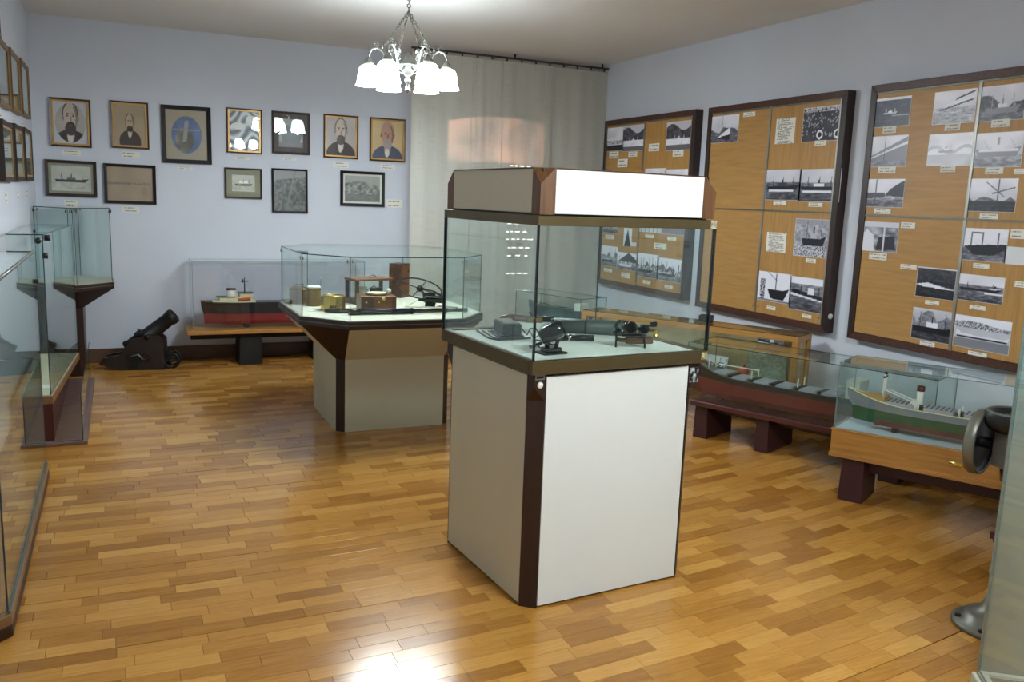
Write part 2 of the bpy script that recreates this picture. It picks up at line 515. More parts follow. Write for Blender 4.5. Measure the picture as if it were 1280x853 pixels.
# ------------------------------------------------------------------ the room
XL, XR, YN, YF, H = -0.63, 4.635, -2.2, 8.53, 3.0
T = 0.14
def wall(name, b, m=M_wall):
    return structure(box(name, b, m))
wall('wall_left', (XL - T, XL, YN - T, YF + T, -0.05, H + T))
wall('wall_right', (XR, XR + T, YN - T, YF + T, -0.05, H + T))
wall('wall_rear', (XL, XR, YN - T, YN, -0.05, H))
WX0, WX1, WZ0, WZ1 = 2.78, 4.22, 0.72, 2.44        # the window opening behind the curtain
wb = MB()
wb.box(XL, WX0, YF, YF + T, -0.05, H)
wb.box(WX1, XR, YF, YF + T, -0.05, H)
wb.box(WX0, WX1, YF, YF + T, -0.05, WZ0)
arch = [(WX0 + (WX1 - WX0) * k / 16, WZ1 - 0.11 * abs(k / 8 - 1) ** 2.2) for k in range(17)]
n = len(arch)
vs = [(x, YF, z) for x, z in arch] + [(x, YF, H) for x, z in arch] + [(x, YF + T, z) for x, z in arch] + [(x, YF + T, H) for x, z in arch]
fs = []
for k in range(n - 1):
    fs += [(k, k + 1, n + k + 1, n + k), (2 * n + k + 1, 2 * n + k, 3 * n + k, 3 * n + k + 1), (k + 1, k, 2 * n + k, 2 * n + k + 1)]
wb.add(vs, fs)
structure(wb.build('wall_back', M_wall))
structure(box('ceiling', (XL - T, XR + T, YN - T, YF + T, H, H + T), M_ceil))

# skirting boards
structure(box('baseboard_back', (XL, XR, YF - 0.018, YF, 0, 0.13), M_board_base, bevel=0.004))
structure(box('baseboard_right', (XR - 0.018, XR, YN, YF - 0.02, 0, 0.13), M_board_base, bevel=0.004))
structure(box('baseboard_left', (XL, XL + 0.018, YN, YF - 0.02, 0, 0.13), M_board_base, bevel=0.004))

# window in the back wall: frame, panes, closed shutter with light slots
win = structure(bpy.data.objects.new('window_1', None))
C.objects.link(win)
win.location = ((WX0 + WX1) / 2, YF + 0.06, WZ0)
hw, wh = (WX1 - WX0) / 2, WZ1 - WZ0
fb = MB()
fb.box(-hw, -hw + 0.06, -0.03, 0.03, 0, wh - 0.1)
fb.box(hw - 0.06, hw, -0.03, 0.03, 0, wh - 0.1)
fb.box(-hw, hw, -0.03, 0.03, 0, 0.06)
fb.box(-0.035, 0.035, -0.03, 0.03, 0.06, 2.0 - WZ0)
fb.build('window_frame', M_white, win, bevel=0.004)
for s in (-1, 1):
    MB().box(*sorted((s * 0.04, s * (hw - 0.06))), 0.0, 0.004, 0.06, wh - 0.02).build('pane', M_glass_p, win)
structure(box('window_sill', (WX0 - 0.05, WX1 + 0.05, YF - 0.10, YF, WZ0 - 0.035, WZ0), M_white, bevel=0.004))
sh = structure(bpy.data.objects.new('shutter', None))
C.objects.link(sh)
sh.parent = win
sh.location = (0, 0.09, 0)
slot_rows = [0.905, 1.085, 1.165, 1.250, 1.325, 1.405, 1.975]
zs = WZ0 - 0.02
edges = sorted(slot_rows)
lows = [WZ0] + [z + 0.011 for z in edges]
highs = list(edges) + [2.0]
cx = (WX0 + WX1) / 2
for a, b in zip(lows, highs):
    MB().box(-hw - 0.02, hw + 0.02, 0, 0.015, a - WZ0 - 0.0, b - WZ0).build('shutter_slat', M_board_base, sh)
for i, z in enumerate(edges):
    r = random.Random(i)
    sl = MB()
    x = -hw - 0.02
    xs = 3.47 - cx
    sl.box(x, xs, 0.0005, 0.0145, z - WZ0, z + 0.011 - WZ0)
    x = xs
    while x < 3.79 - cx:
        w = r.uniform(0.028, 0.055)
        g = r.uniform(0.018, 0.034) if i not in (1,) else 0.05
        sl.box(x + w, x + w + g, 0.0005, 0.0145, z - WZ0, z + 0.011 - WZ0)
        x += w + g
    sl.box(x, hw + 0.02, 0.0005, 0.0145, z - WZ0, z + 0.011 - WZ0)
    sl.build('shutter_slat', M_board_base, sh)
M_rose = bpy.data.materials.new('rose_tinted_glass')
M_rose.use_nodes = True
_t = M_rose.node_tree
_t.nodes.clear()
_o = _t.nodes.new('ShaderNodeOutputMaterial')
_a = _t.nodes.new('ShaderNodeBsdfTransparent')
_c = _t.nodes.new('ShaderNodeTexCoord')
_n = _t.nodes.new('ShaderNodeTexNoise')            # uneven tint, put in to vary the sun glow on the curtain
_n.inputs['Scale'].default_value = 2.6
_n.inputs['Detail'].default_value = 2
_r = _t.nodes.new('ShaderNodeValToRGB')
_r.color_ramp.elements[0].position = 0.33
_r.color_ramp.elements[1].position = 0.66
_r.color_ramp.elements[0].color = (0.16, 0.12, 0.105, 1)
_r.color_ramp.elements[1].color = (0.44, 0.315, 0.27, 1)
_t.links.new(_c.outputs['Object'], _n.inputs['Vector'])
_t.links.new(_n.outputs['Fac'], _r.inputs[0])
_t.links.new(_r.outputs[0], _a.inputs[0])
_t.links.new(_a.outputs[0], _o.inputs[0])
MB().box(-hw + 0.12, hw - 0.3, 0, 0.004, 2.0 - WZ0, wh + 0.02).build('tinted_pane', M_rose, sh)
MB().box(-hw - 0.02, -hw + 0.12, 0, 0.015, 2.0 - WZ0, wh + 0.02).box(hw - 0.3, hw + 0.02, 0, 0.015, 2.0 - WZ0, wh + 0.02).build('blind_board', M_board_base, sh)

# ------------------------------------------------------------------ parquet, plank by plank
floor = structure(bpy.data.objects.new('floor', None))
C.objects.link(floor)
sub = structure(box('subfloor', (XL, XR, YN, YF, -0.05, -0.014), M_black, floor))
def bend(x):
    return 0.03 * (x - 0.5) ** 2 + 0.004 * (x - 0.5)
PW = 0.0745
planks = []
rr = random.Random(11)
row = 0
y = YN - 0.9
while y < YF + 0.1:
    gap = 0.0012 if rr.random() > 0.12 else 0.0050
    x = XL - rr.random() * 0.3
    base = rr.choice((0.20, 0.22, 0.26, 0.30))
    while x < XR:
        ln = base if rr.random() < 0.75 else rr.choice((0.18, 0.34, 0.42))
        x0, x1 = max(x, XL + 0.001), min(x + ln, XR - 0.001)
        yc = y + bend((x0 + x1) / 2)
        if x1 - x0 > 0.02 and YN + 0.04 < yc < YF - 0.03:
            planks.append((x0, x1, y, gap, rr.random()))
        x += ln
    y += PW
    row += 1
def plank_geo(mb, cols, p, loc=None):
    x0, x1, y, gap, tone = p
    ex = 0.0006
    a, b = x0 + ex, x1 - ex
    ya, yb = y + bend(a), y + bend(b)
    w = PW - gap
    r = random.Random(int(x0 * 1e4) + int(y * 1e6))
    tz = [r.uniform(-0.00012, 0.00012) for _ in range(4)]
    c = 0.0003
    q = [(a, ya), (b, yb), (b, yb + w), (a, ya + w)]
    q2 = [(a + c, ya + c), (b - c, yb + c), (b - c, yb + w - c), (a + c, ya + w - c)]
    vs = [(u, v, -0.014) for u, v in q] + [(u, v, -0.0007) for u, v in q] + [(u, v, -0.0003 + tz[k]) for k, (u, v) in enumerate(q2)]
    if loc:
        vs = [(u - loc[0], v - loc[1], w_) for u, v, w_ in vs]
    fs = [(8, 9, 10, 11)]
    for k in range(4):
        j = (k + 1) % 4
        fs += [(k, j, 4 + j, 4 + k), (4 + k, 4 + j, 8 + j, 8 + k)]
    mb.add(vs, fs)
    cols += [tone] * 12
def set_tone(o, cols):
    at = o.data.attributes.new('tone', 'FLOAT', 'POINT')
    at.data.foreach_set('value', cols)
def rank(p):
    xc, yc = (p[0] + p[1]) / 2, p[2] + bend((p[0] + p[1]) / 2)
    v = cam.matrix_world.inverted() @ Vector((xc, yc, 0))
    if v.z > -0.1:
        return 0
    sx, sy = v.x / -v.z * 1068.5, v.y / -v.z * 1068.5
    if abs(sx) > 650 or abs(sy) > 440:
        return 0
    # planks the furniture stands on are not in view
    if 1.35 < xc < 2.25 and 2.85 < yc < 4.9:
        return 0
    if xc < -0.40:
        return 0
    return (p[1] - p[0]) / v.length ** 2.6
planks.sort(key=rank, reverse=True)
for p in planks[:300]:
    mb, cols = MB(), []
    xc, yc = (p[0] + p[1]) / 2, p[2] + bend((p[0] + p[1]) / 2)
    plank_geo(mb, cols, p, (xc, yc))
    o = mb.build('plank', M_floor, floor)
    o.location = (xc, yc, 0)
    set_tone(o, cols)
mb, cols = MB(), []
for p in planks[300:]:
    plank_geo(mb, cols, p)
o = mb.build('distant_planks', M_floor, floor)
o['kind'] = 'stuff'
set_tone(o, cols)

# ------------------------------------------------------------------ curtain
rail = thing('curtain_rail', 'long dark metal curtain rail just below the ceiling', 'curtain rail', (3.58, 7.86, 2.955))
MB().box(-1.06, 1.04, -0.015, 0.015, -0.008, 0.008).build('track', M_curtain_rail, rail, bevel=0.003)
for k in range(14):
    MB().box(-1.03 + k * 0.155, -1.018 + k * 0.155, -0.008, 0.008, -0.03, -0.008).build('glider', M_black, rail)
for k in range(3):
    MB().box(-1.0 + k * 0.98, -0.985 + k * 0.98, -0.006, 0.006, 0.008, 0.044).build('ceiling_bracket', M_black, rail)
panels = [(2.53, 3.125, 'leftmost linen curtain panel, beside the framed pictures'),
          (3.118, 3.462, 'second linen curtain panel from the left, narrow and plain'),
          (3.455, 3.99, 'third linen curtain panel, where light slots glow through'),
          (3.982, 4.628, 'rightmost linen curtain panel, against the photo board wall')]
for i, (xa, xb, lab) in enumerate(panels):
    nx, nz = 26, 24
    r = random.Random(40 + i)
    ph = [r.uniform(0, 6.28) for _ in range(3)]
    vs, fs = [], []
    off = 0.024 * (i % 2)
    for kz in range(nz + 1):
        z = 0.05 + (2.925 - 0.05) * kz / nz
        for kx in range(nx + 1):
            u = kx / nx
            x = xa + (xb - xa) * u
            amp = 0.006 + 0.006 * (1 - kz / nz)
            yy = off + amp * sin(9 * u + ph[0]) + 0.004 * sin(23 * u + ph[1] + 0.4 * z)
            vs.append((x - xa, yy, z))
    for kz in range(nz):
        for kx in range(nx):
            a = kz * (nx + 1) + kx
            fs.append((a, a + 1, a + nx + 2, a + nx + 1))
    c = MB().add(vs, fs, smooth=True).build('curtain', M_curtain)
    c.location = (xa, 7.86, 0)
    tag(c, lab, 'curtain', 'linen curtain panels on the rail')

# ------------------------------------------------------------------ printed pictures (grids coloured point by point)
def noise2(h, w, n, rs, nx=None):
    nx = nx or n
    g = rs.rand(n + 2, nx + 2)
    yy = np.linspace(0, n, h)[:, None] * np.ones((1, w))
    xx = np.linspace(0, nx, w)[None, :] * np.ones((h, 1))
    i, j = yy.astype(int), xx.astype(int)
    fy, fx = yy - i, xx - j
    return (g[i, j] * (1 - fy) * (1 - fx) + g[i + 1, j] * fy * (1 - fx) + g[i, j + 1] * (1 - fy) * fx + g[i + 1, j + 1] * fy * fx)

def inpoly(X, Y, P):
    m = np.zeros(X.shape, bool)
    n = len(P)
    for k in range(n):
        x0, y0 = P[k]
        x1, y1 = P[(k + 1) % n]
        if y0 == y1:
            continue
        c = ((y0 > Y) != (y1 > Y)) & (X < (x1 - x0) * (Y - y0) / (y1 - y0) + x0)
        m ^= c
    return m

def ship_on(I, X, Y, x0, x1, yw, h, hull=0.12, sup=0.85, masts=3, flip=False, fun=0.5):
    """a ship in profile: waterline height yw, hull height h"""
    L = x1 - x0
    fx = (lambda x: x1 - (x - x0)) if flip else (lambda x: x)
    P = [(fx(x0), yw + h * 1.0), (fx(x0 + 0.06 * L), yw), (fx(x1 - 0.1 * L), yw), (fx(x1), yw + h * 1.35), (fx(x1 - 0.2 * L), yw + h), (fx(x0 + 0.2 * L), yw + 0.9 * h)]
    for k in range(masts):
        xm = x0 + L * (0.2 + 0.6 * k / max(1, masts - 1))
        I[(np.abs(X - fx(xm)) < 0.007) & (Y > yw) & (Y < yw + h * 3.2)] = hull + 0.1
        I[(np.abs((X - fx(xm)) * 1.0 + (Y - yw - h * 1.8) * 0.5) < 0.008) & (Y > yw + h) & (Y < yw + 2.2 * h)] = hull + 0.15
    a, b = sorted((fx(x0 + fun * L - 0.14 * L), fx(x0 + fun * L + 0.12 * L)))
    I[(X > a) & (X < b) & (Y > yw + 0.8 * h) & (Y < yw + 1.7 * h)] = sup
    c = (a + b) / 2
    I[(np.abs(X - c) < 0.022) & (Y > yw + 1.6 * h) & (Y < yw + 2.5 * h)] = hull + 0.05
    I[inpoly(X, Y, P)] = hull
    return I

def paint(kind, w, h, seed):
    """grey values 0..1, row 0 at the bottom"""
    rs = np.random.RandomState(seed)
    X, Y = np.meshgrid((np.arange(w) + 0.5) / w, (np.arange(h) + 0.5) / h)
    asp = w / h
    sky = 0.62 + 0.16 * Y + 0.12 * noise2(h, w, 3, rs)
    wav = 0.30 + 0.30 * Y + 0.34 * (noise2(h, w, 26, rs, 11) - 0.5) + 0.16 * (rs.rand(h, w) - 0.5)
    def horizon(y, s=None, sea=None):
        return np.where(Y > y, sky if s is None else s, wav if sea is None else sea)
    def hills(I, y, amp, tone, sd):
        r = np.random.RandomState(sd)
        prof = y + amp * np.interp(X[0], np.linspace(0, 1, 9), r.rand(9))
        m = (Y > y - 0.02) & (Y < prof[None, :])
        I[m] = (tone + 0.22 * (noise2(h, w, 26, r) - 0.5))[m]
        return I
    k = kind
    if k == 'darksea':
        I = horizon(0.9, sky + 0.1, wav * 0.55)
        I[(Y > 0.42) & (Y < 0.9)] *= 0.85
        ship_on(I, X, Y, 0.25, 0.65, 0.45, 0.05, 0.75, 0.95, 2)
        I[(Y > 0.37) & (Y < 0.40) & (X > 0.5)] = 0.7
    elif k in ('bow', 'paleship'):
        I = horizon(0.35, sky + 0.05, wav + 0.2)
        if k == 'bow':
            I[inpoly(X, Y, [(0.0, 0.0), (0.0, 0.35), (1, 0.95), (1.05, 0.2), (0.6, 0.05)])] = 0.5
            I[inpoly(X, Y, [(0.0, 0.3), (1, 0.8), (1, 0.72), (0, 0.26)])] = 0.85
            I[np.abs(X - 0.4) < 0.01] = 0.25
            I[(Y < 0.2)] = wav[(Y < 0.2)] + 0.15
        else:
            ship_on(I, X, Y, 0.03, 0.97, 0.3, 0.22, 0.55, 0.92, 3)
            I[(Y > 0.45) & (Y < 0.52) & (X > 0.1) & (X < 0.9)] = 0.9
    elif k == 'quay':
        I = horizon(0.45, sky + 0.08, wav + 0.22)
        I[inpoly(X, Y, [(0.5, 0.42), (1, 0.36), (1, 0.95), (0.8, 0.8), (0.62, 0.62)])] = 0.22
        I[inpoly(X, Y, [(0.0, 0.3), (0.5, 0.36), (0.5, 0.5), (0, 0.52)])] = 0.32
        I[(Y < 0.28)] = (wav * 0.9 + 0.1)[(Y < 0.28)]
        I[np.abs(X - 0.25) < 0.012] = 0.35
    elif k == 'liner':
        I = horizon(0.5, sky + 0.05, wav + 0.25)
        I[inpoly(X, Y, [(0.2, 0.42), (0.95, 0.72), (1.0, 0.9), (0.85, 0.86), (0.3, 0.58)])] = 0.88
        I[inpoly(X, Y, [(0.5, 0.68), (0.95, 0.9), (0.95, 0.95), (0.55, 0.76)])] = 0.15
        I[inpoly(X, Y, [(0.15, 0.40), (0.92, 0.66), (0.95, 0.72), (0.2, 0.46)])] = 0.2
    elif k in ('fog', 'horizon', 'haze', 'rigging'):
        I = 0.82 + 0.12 * noise2(h, w, 6, rs)
        I[Y < 0.35] -= 0.12
        if k == 'fog':
            I[(np.abs(Y - 0.5 - 0.1 * np.sin(9 * X)) < 0.05)] -= 0.15
            ship_on(I, X, Y, 0.25, 0.6, 0.42, 0.07, 0.62, 0.9, 2)
        if k == 'haze':
            I[inpoly(X, Y, [(0, 0), (1, 0), (1, 0.5), (0, 0.65)])] = 0.5
        if k == 'rigging':
            for q in range(5):
                I[np.abs(X - 0.15 - 0.17 * q - 0.1 * (Y - 0.5)) < 0.012] = 0.4
    elif k in ('hills', 'bowhill'):
        I = horizon(0.35, sky, wav)
        hills(I, 0.34, 0.42 if k == 'hills' else 0.3, 0.28 if k == 'hills' else 0.38, seed)
        if k == 'hills':
            ship_on(I, X, Y, 0.12, 0.9, 0.22, 0.16, 0.5, 0.85, 3)
        else:
            I[inpoly(X, Y, [(0.3, 0.18), (0.72, 0.3), (0.72, 0.56), (0.66, 0.5)])] = 0.92
            I[inpoly(X, Y, [(0.28, 0.15), (0.72, 0.12), (0.72, 0.3), (0.5, 0.25)])] = 0.15
            I[np.abs(X - 0.47) < 0.008] = 0.5
    elif k == 'crane':
        I = horizon(0.3, sky + 0.05, wav * 0.6)
        hills(I, 0.3, 0.2, 0.4, seed)
        I[(Y > 0.22) & (Y < 0.32)] = 0.18
        I[np.abs(X - 0.62) < 0.015] = np.where(Y > 0.3, 0.3, I)[np.abs(X - 0.62) < 0.015]
        I[(np.abs((Y - 0.6) + 1.1 * (X - 0.62)) < 0.02) & (X < 0.75) & (X > 0.35)] = 0.3
        I[(np.abs((Y - 0.6) - 0.4 * (X - 0.62)) < 0.02) & (X > 0.5) & (X < 0.95)] = 0.35
    elif k == 'machinery':
        I = 0.55 + 0.5 * (noise2(h, w, 8, rs) - 0.5)
        I[inpoly(X, Y, [(0, 0), (0.35, 0), (0.3, 0.55), (0.1, 0.75), (0, 0.6)])] = 0.85
        I[inpoly(X, Y, [(0.4, 0.05), (0.95, 0.1), (0.9, 0.55), (0.45, 0.5)])] = 0.2
        I[np.abs(X - 0.6) < 0.02] = 0.8
        I[Y > 0.82] = 0.8
    elif k == 'wake':
        I = horizon(0.96, sky, wav * 0.5)
        ship_on(I, X, Y, 0.15, 0.98, 0.45, 0.1, 0.18, 0.3, 3, flip=True)
        I[inpoly(X, Y, [(0.0, 0.42), (0.3, 0.5), (0.7, 0.4), (1, 0.34), (0.6, 0.34), (0.2, 0.36)])] = 0.95
    elif k == 'moored':
        I = horizon(0.35, sky - 0.05, wav * 0.75)
        hills(I, 0.35, 0.6, 0.5, seed)
        ship_on(I, X, Y, 0.0, 1.05, 0.24, 0.2, 0.1, 0.92, 2)
    elif k == 'stern':
        I = horizon(0.4, sky + 0.1, wav)
        I[inpoly(X, Y, [(0.03, 0.45), (0.3, 0.18), (0.75, 0.22), (1, 0.42), (1, 0.55), (0.4, 0.5)])] = 0.16
        for x in (0.2, 0.45, 0.8):
            I[(np.abs(X - x) < 0.014) & (Y > 0.45) & (Y < 0.88)] = 0.35
        I[(np.abs(Y - 0.86) < 0.02) & (X > 0.2) & (X < 0.45)] = 0.35
        I[(Y < 0.2)] += 0.15
    elif k == 'tanker':
        I = horizon(0.62, sky + 0.05, wav)
        ship_on(I, X, Y, 0.02, 0.95, 0.4, 0.1, 0.1, 0.8, 2, fun=0.85)
        I[(Y > 0.33) & (Y < 0.37) & (X > 0.6)] = 0.9
    elif k == 'barge':
        I = horizon(0.62, sky + 0.08, wav * 0 + 0.72 + 0.04 * noise2(h, w, 9, rs))
        m = (Y > 0.62) & (Y < 0.78 + 0.06 * np.sin(5 * X))
        I[m] = (0.2 + 0.7 * rs.rand(h, w))[m]
        I[Y < 0.3] = 0.5
        I[inpoly(X, Y, [(0.06, 0.36), (0.95, 0.36), (0.99, 0.5), (0.9, 0.43), (0.16, 0.44), (0.05, 0.55)])] = 0.86
        I[(Y > 0.32) & (Y < 0.365) & (X > 0.06) & (X < 0.95)] = 0.08
    elif k == 'crew':
        I = 0.2 + 0.12 * noise2(h, w, 6, rs)
        I[(Y > 0.85)] = np.where(rs.rand(h, w) > 0.4, 0.8, 0.2)[(Y > 0.85)]
        for q in range(80):
            cx, cy = rs.rand(), 0.12 + 0.7 * rs.rand()
            I[((X - cx) * asp) ** 2 + (Y - cy) ** 2 < 0.0007] = 0.62
        for cx in (0.45, 0.86):
            d = np.sqrt(((X - cx) * asp) ** 2 + (Y - 0.2) ** 2)
            I[(d < 0.13) & (d > 0.075)] = 0.95
            I[d <= 0.075] = 0.12
    elif k in ('steamer', 'steamer2'):
        I = horizon(0.58, sky, wav * 0.9)
        ship_on(I, X, Y, 0.04, 0.97, 0.34, 0.13, 0.08, 0.25 if k == 'steamer' else 0.95, 3, flip=False, fun=0.5)
        I[(Y > 0.29) & (Y < 0.34) & (X > 0.1) & (X < 0.8)] = 0.9
    elif k == 'launch':
        I = 0.62 + 0.3 * (noise2(h, w, 16, rs) - 0.5)
        I[Y > 0.85] = 0.6
        ship_on(I, X, Y, 0.2, 0.8, 0.3, 0.2, 0.15, 0.7, 2)
        m = Y < 0.3
        I[m] = np.where(rs.rand(h, w) > 0.45, 0.8, 0.25)[m]
    elif k == 'lighthouse':
        I = 0.9 + 0.03 * noise2(h, w, 4, rs)
        I[inpoly(X, Y, [(0.3, 0.42), (0.42, 0.12), (0.8, 0.1), (0.95, 0.5), (0.75, 0.42)])] = 0.07
        I[(np.abs(X - 0.15) < 0.07) & (Y < 0.75) & (rs.rand(h, w) > 0.3)] = 0.15
        I[(np.abs(X - 0.55) < 0.012) & (Y > 0.4) & (Y < 0.95)] = 0.2
        I[(np.abs((Y - 0.75) + 0.9 * (X - 0.55)) < 0.012) & (X > 0.25) & (X < 0.6)] = 0.3
        I[Y < 0.08] = 0.5
    elif k == 'waves':
        I = horizon(0.78, sky + 0.08, wav)
        I[inpoly(X, Y, [(0.02, 0.6), (0.1, 0.5), (0.95, 0.38), (1.0, 0.44), (0.6, 0.52), (0.2, 0.62)])] = 0.12
        I[(np.abs(X - 0.55) < 0.08) & (Y > 0.5) & (Y < 0.7)] = 0.92
        for x in (0.3, 0.75, 0.9):
            I[(np.abs(X - x) < 0.01) & (Y > 0.45) & (Y < 0.75)] = 0.25
        I[inpoly(X, Y, [(0, 0.45), (0.9, 0.33), (0.9, 0.36), (0, 0.52)])] = 0.9
    elif k == 'house':
        I = horizon(0.3, sky, wav * 0.7)
        I[inpoly(X, Y, [(0.1, 0.25), (0.95, 0.25), (0.95, 0.6), (0.75, 0.92), (0.55, 0.6), (0.1, 0.5)])] = 0.85
        I[(Y > 0.3) & (Y < 0.45) & (rs.rand(h, w) > 0.5)] = 0.15
        I[(Y < 0.25)] = 0.15
    elif k in ('trees', 'wood'):
        I = 0.16 + 0.25 * noise2(h, w, 14, rs)
        m = Y > 0.8 + 0.12 * np.sin(7 * X)
        I[m] = 0.75
        m = (Y < 0.42) & (Y > 0.2)
        I[m] = (0.8 + 0.15 * noise2(h, w, 10, rs))[m]
        I[Y < 0.2] = 0.4
        ship_on(I, X, Y, 0.2, 0.8, 0.32, 0.07, 0.9, 0.9, 2)
    elif k == 'pier':
        I = 0.8 + 0.1 * noise2(h, w, 5, rs)
        I[(Y > 0.55) & (Y < 0.8) & (X > 0.2) & (X < 0.85)] = 0.5
        I[Y < 0.3] = 0.65
    elif k == 'spire':
        I = sky + 0.1
        I[inpoly(X, Y, [(0.1, 0), (0.95, 0), (0.7, 0.5), (0.5, 0.97), (0.32, 0.5)])] = 0.2
    elif k == 'tug':
        I = horizon(0.4)
        I[(Y < 0.7) & (rs.rand(h, w) > 0.5)] = 0.12
    else:   # harbour, peak, port, masts
        I = horizon(0.4, sky + 0.1, wav + 0.1)
        if k == 'peak':
            I[inpoly(X, Y, [(0, 0.4), (0.55, 1.0), (1, 0.55), (1, 0.4)])] = 0.3
        else:
            hills(I, 0.4, 0.35, 0.42, seed)
        I[(Y > 0.3) & (Y < 0.48)] = np.where(rs.rand(h, w) > 0.5, 0.85, 0.2)[(Y > 0.3) & (Y < 0.48)]
        ship_on(I, X, Y, 0.1, 0.75, 0.22, 0.11, 0.9 if k == 'peak' else 0.1, 0.7, 2)
        for q in range({'masts': 9, 'port': 6}.get(k, 3)):
            x = rs.rand()
            I[(np.abs(X - x) < 0.008) & (Y > 0.3) & (Y < 0.65 + 0.25 * rs.rand())] = 0.2
    return np.clip(I, 0.03, 0.97)

def ink(I, lo=(20, 20, 30), hi=(238, 238, 250)):
    a, b = np.array(lo) / 255.0, np.array(hi) / 255.0
    I = np.clip((I - 0.5) * 1.3 + 0.5, 0, 1)
    return a + (b - a) * I[..., None]

def typed(w, h, seed, lines):
    rs = np.random.RandomState(seed)
    A = np.ones((h, w, 3)) * np.array([0.90, 0.89, 0.85])
    for q in range(lines):
        y0 = h - 1 - int((q + 0.8) * h / (lines + 0.6))
        a = int(w * (0.1 + 0.08 * rs.rand()))
        b = int(w * (0.93 - 0.3 * rs.rand()))
        if 0 <= y0 < h:
            seg = rs.rand(b - a) > 0.22
            A[y0, a:b][seg] = (0.42, 0.42, 0.44)
    return A

def to_lin(A):
    return np.where(A <= 0.04045, A / 12.92, ((A + 0.055) / 1.055) ** 2.4)

def print_mesh(name, A, w, h, depth, m, parent=None, flat=False):
    """a sheet in the local xz plane facing -y; A is rows x cols x rgb (row 0 at the bottom)"""
    nh, nw = A.shape[:2]
    xs, zs = np.linspace(-w / 2, w / 2, nw), np.linspace(-h / 2, h / 2, nh)
    vs = [(x, 0.0, z) for z in zs for x in xs]
    fs = [(r * nw + c, r * nw + c + 1, (r + 1) * nw + c + 1, (r + 1) * nw + c) for r in range(nh - 1) for c in range(nw - 1)]
    L = to_lin(np.clip(A, 0, 1)).reshape(-1, 3)
    cols = np.concatenate([L, np.ones((len(L), 1))], 1)
    k = len(vs)
    rim = [0, nw - 1, nh * nw - 1, (nh - 1) * nw]
    vs += [(vs[i][0], 0.0, vs[i][2]) for i in rim] + [(vs[i][0], depth, vs[i][2]) for i in rim]
    cols = np.concatenate([cols, np.ones((8, 4)) * np.array([0.7, 0.7, 0.66, 1])], 0)
    for q in range(4):
        j = (q + 1) % 4
        fs.append((k + j, k + q, k + 4 + q, k + 4 + j))
    fs.append((k + 4, k + 7, k + 6, k + 5)[::-1])
    me = bpy.data.meshes.new(name)
    me.from_pydata(vs, [], fs)
    me.materials.append(m)
    at = me.attributes.new('print', 'FLOAT_COLOR', 'POINT')
    at.data.foreach_set('color', cols.astype(np.float32).ravel())
    me.update()
    o = bpy.data.objects.new(name, me)
    C.objects.link(o)
    if parent is not None:
        o.parent = parent
    return o

# ------------------------------------------------------------------ photo boards on the right-hand wall
BT = 0.08
FX = XR - BT               # the boards' front plane
PX = FX + 0.010            # the veneer's face
def photo_board(yl, yr, z0, z1, ysplit, zsplit, label, knob=False):
    w, h = yl - yr, z1 - z0
    b = thing('photo_board', label, 'display board', (XR, (yl + yr) / 2, z0), -90, 'three big photo boards on the right wall')
    # local frame: x runs along the wall towards the camera, -y into the room
    rw = 0.05
    hw = w / 2
    for nm, q in (('top', [(-hw, h), (hw, h), (hw - rw, h - rw), (-hw + rw, h - rw)]), ('low', [(-hw, 0), (-hw + rw, rw), (hw - rw, rw), (hw, 0)]),
                  ('l', [(-hw, 0), (-hw, h), (-hw + rw, h - rw), (-hw + rw, rw)]), ('r', [(hw, 0), (hw - rw, rw), (hw - rw, h - rw), (hw, h)])):
        mb = MB()
        vs = [(x, -BT, z) for x, z in q] + [(x, -0.001, z) for x, z in q]
        mb.add(vs, [(3, 2, 1, 0), (4, 5, 6, 7), (0, 1, 5, 4), (1, 2, 6, 5), (2, 3, 7, 6), (3, 0, 4, 7)])
        o = mb.build('frame_rail', M_dark_h if nm in ('top', 'low') else M_dark, b, bevel=0.003)
        bm = bmesh.new()
        bm.from_mesh(o.data)
        bmesh.ops.recalc_face_normals(bm, faces=bm.faces)
        bm.to_mesh(o.data)
        bm.free()
    xs, zs = (yl + yr) / 2 - ysplit, zsplit - z0
    xa, xb, za, zb = -hw + rw, hw - rw, rw, h - rw
    for i, (p, q) in enumerate(((xa, xs), (xs, xb))):
        for j, (r, s) in enumerate(((za, zs), (zs, zb))):
            MB().box(p + 0.002, q - 0.002, -BT + 0.010, -0.004, r + 0.002, s - 0.002).build('veneer_panel', M_ven_h if (i == 0 and hw > 0.5 and not knob) or (i == 0 and knob) else M_ven_v, b)
    for (r, s) in ((za, zs - 0.004), (zs + 0.004, zb)):
        MB().box(xs - 0.009, xs + 0.009, -BT + 0.004, -BT + 0.012, r, s).build('metal_strip', M_steel, b)
        MB().box(xb - 0.012, xb, -BT + 0.003, -BT + 0.012, r, s).build('metal_strip', M_steel, b)
    MB().box(xa, xb, -BT + 0.003, -BT + 0.012, zs - 0.006, zs + 0.006).build('metal_strip', M_grey, b)
    MB().box(xa, xb, -BT + 0.004, -BT + 0.012, zb - 0.012, zb).build('metal_strip', M_grey, b)
    for x in (xa + 0.03, xs - 0.03, xs + 0.03, xb - 0.035):
        MB().lathe([(0.006, 0), (0.006, 0.002), (0.003, 0.004), (0.0005, 0.0045)], 10, Matrix.Translation((x, -BT + 0.0102, za + 0.05)) @ Matrix.Rotation(pi / 2, 4, 'X')).build('screw', M_brass, b)
    if knob:
        MB().lathe([(0.02, 0), (0.02, 0.006), (0.012, 0.01), (0.0005, 0.011)], 14, Matrix.Translation((hw + 0.0005, -0.045, 0.12)) @ Matrix.Rotation(pi / 2, 4, 'Y')).build('lock', M_white, b)
    return b
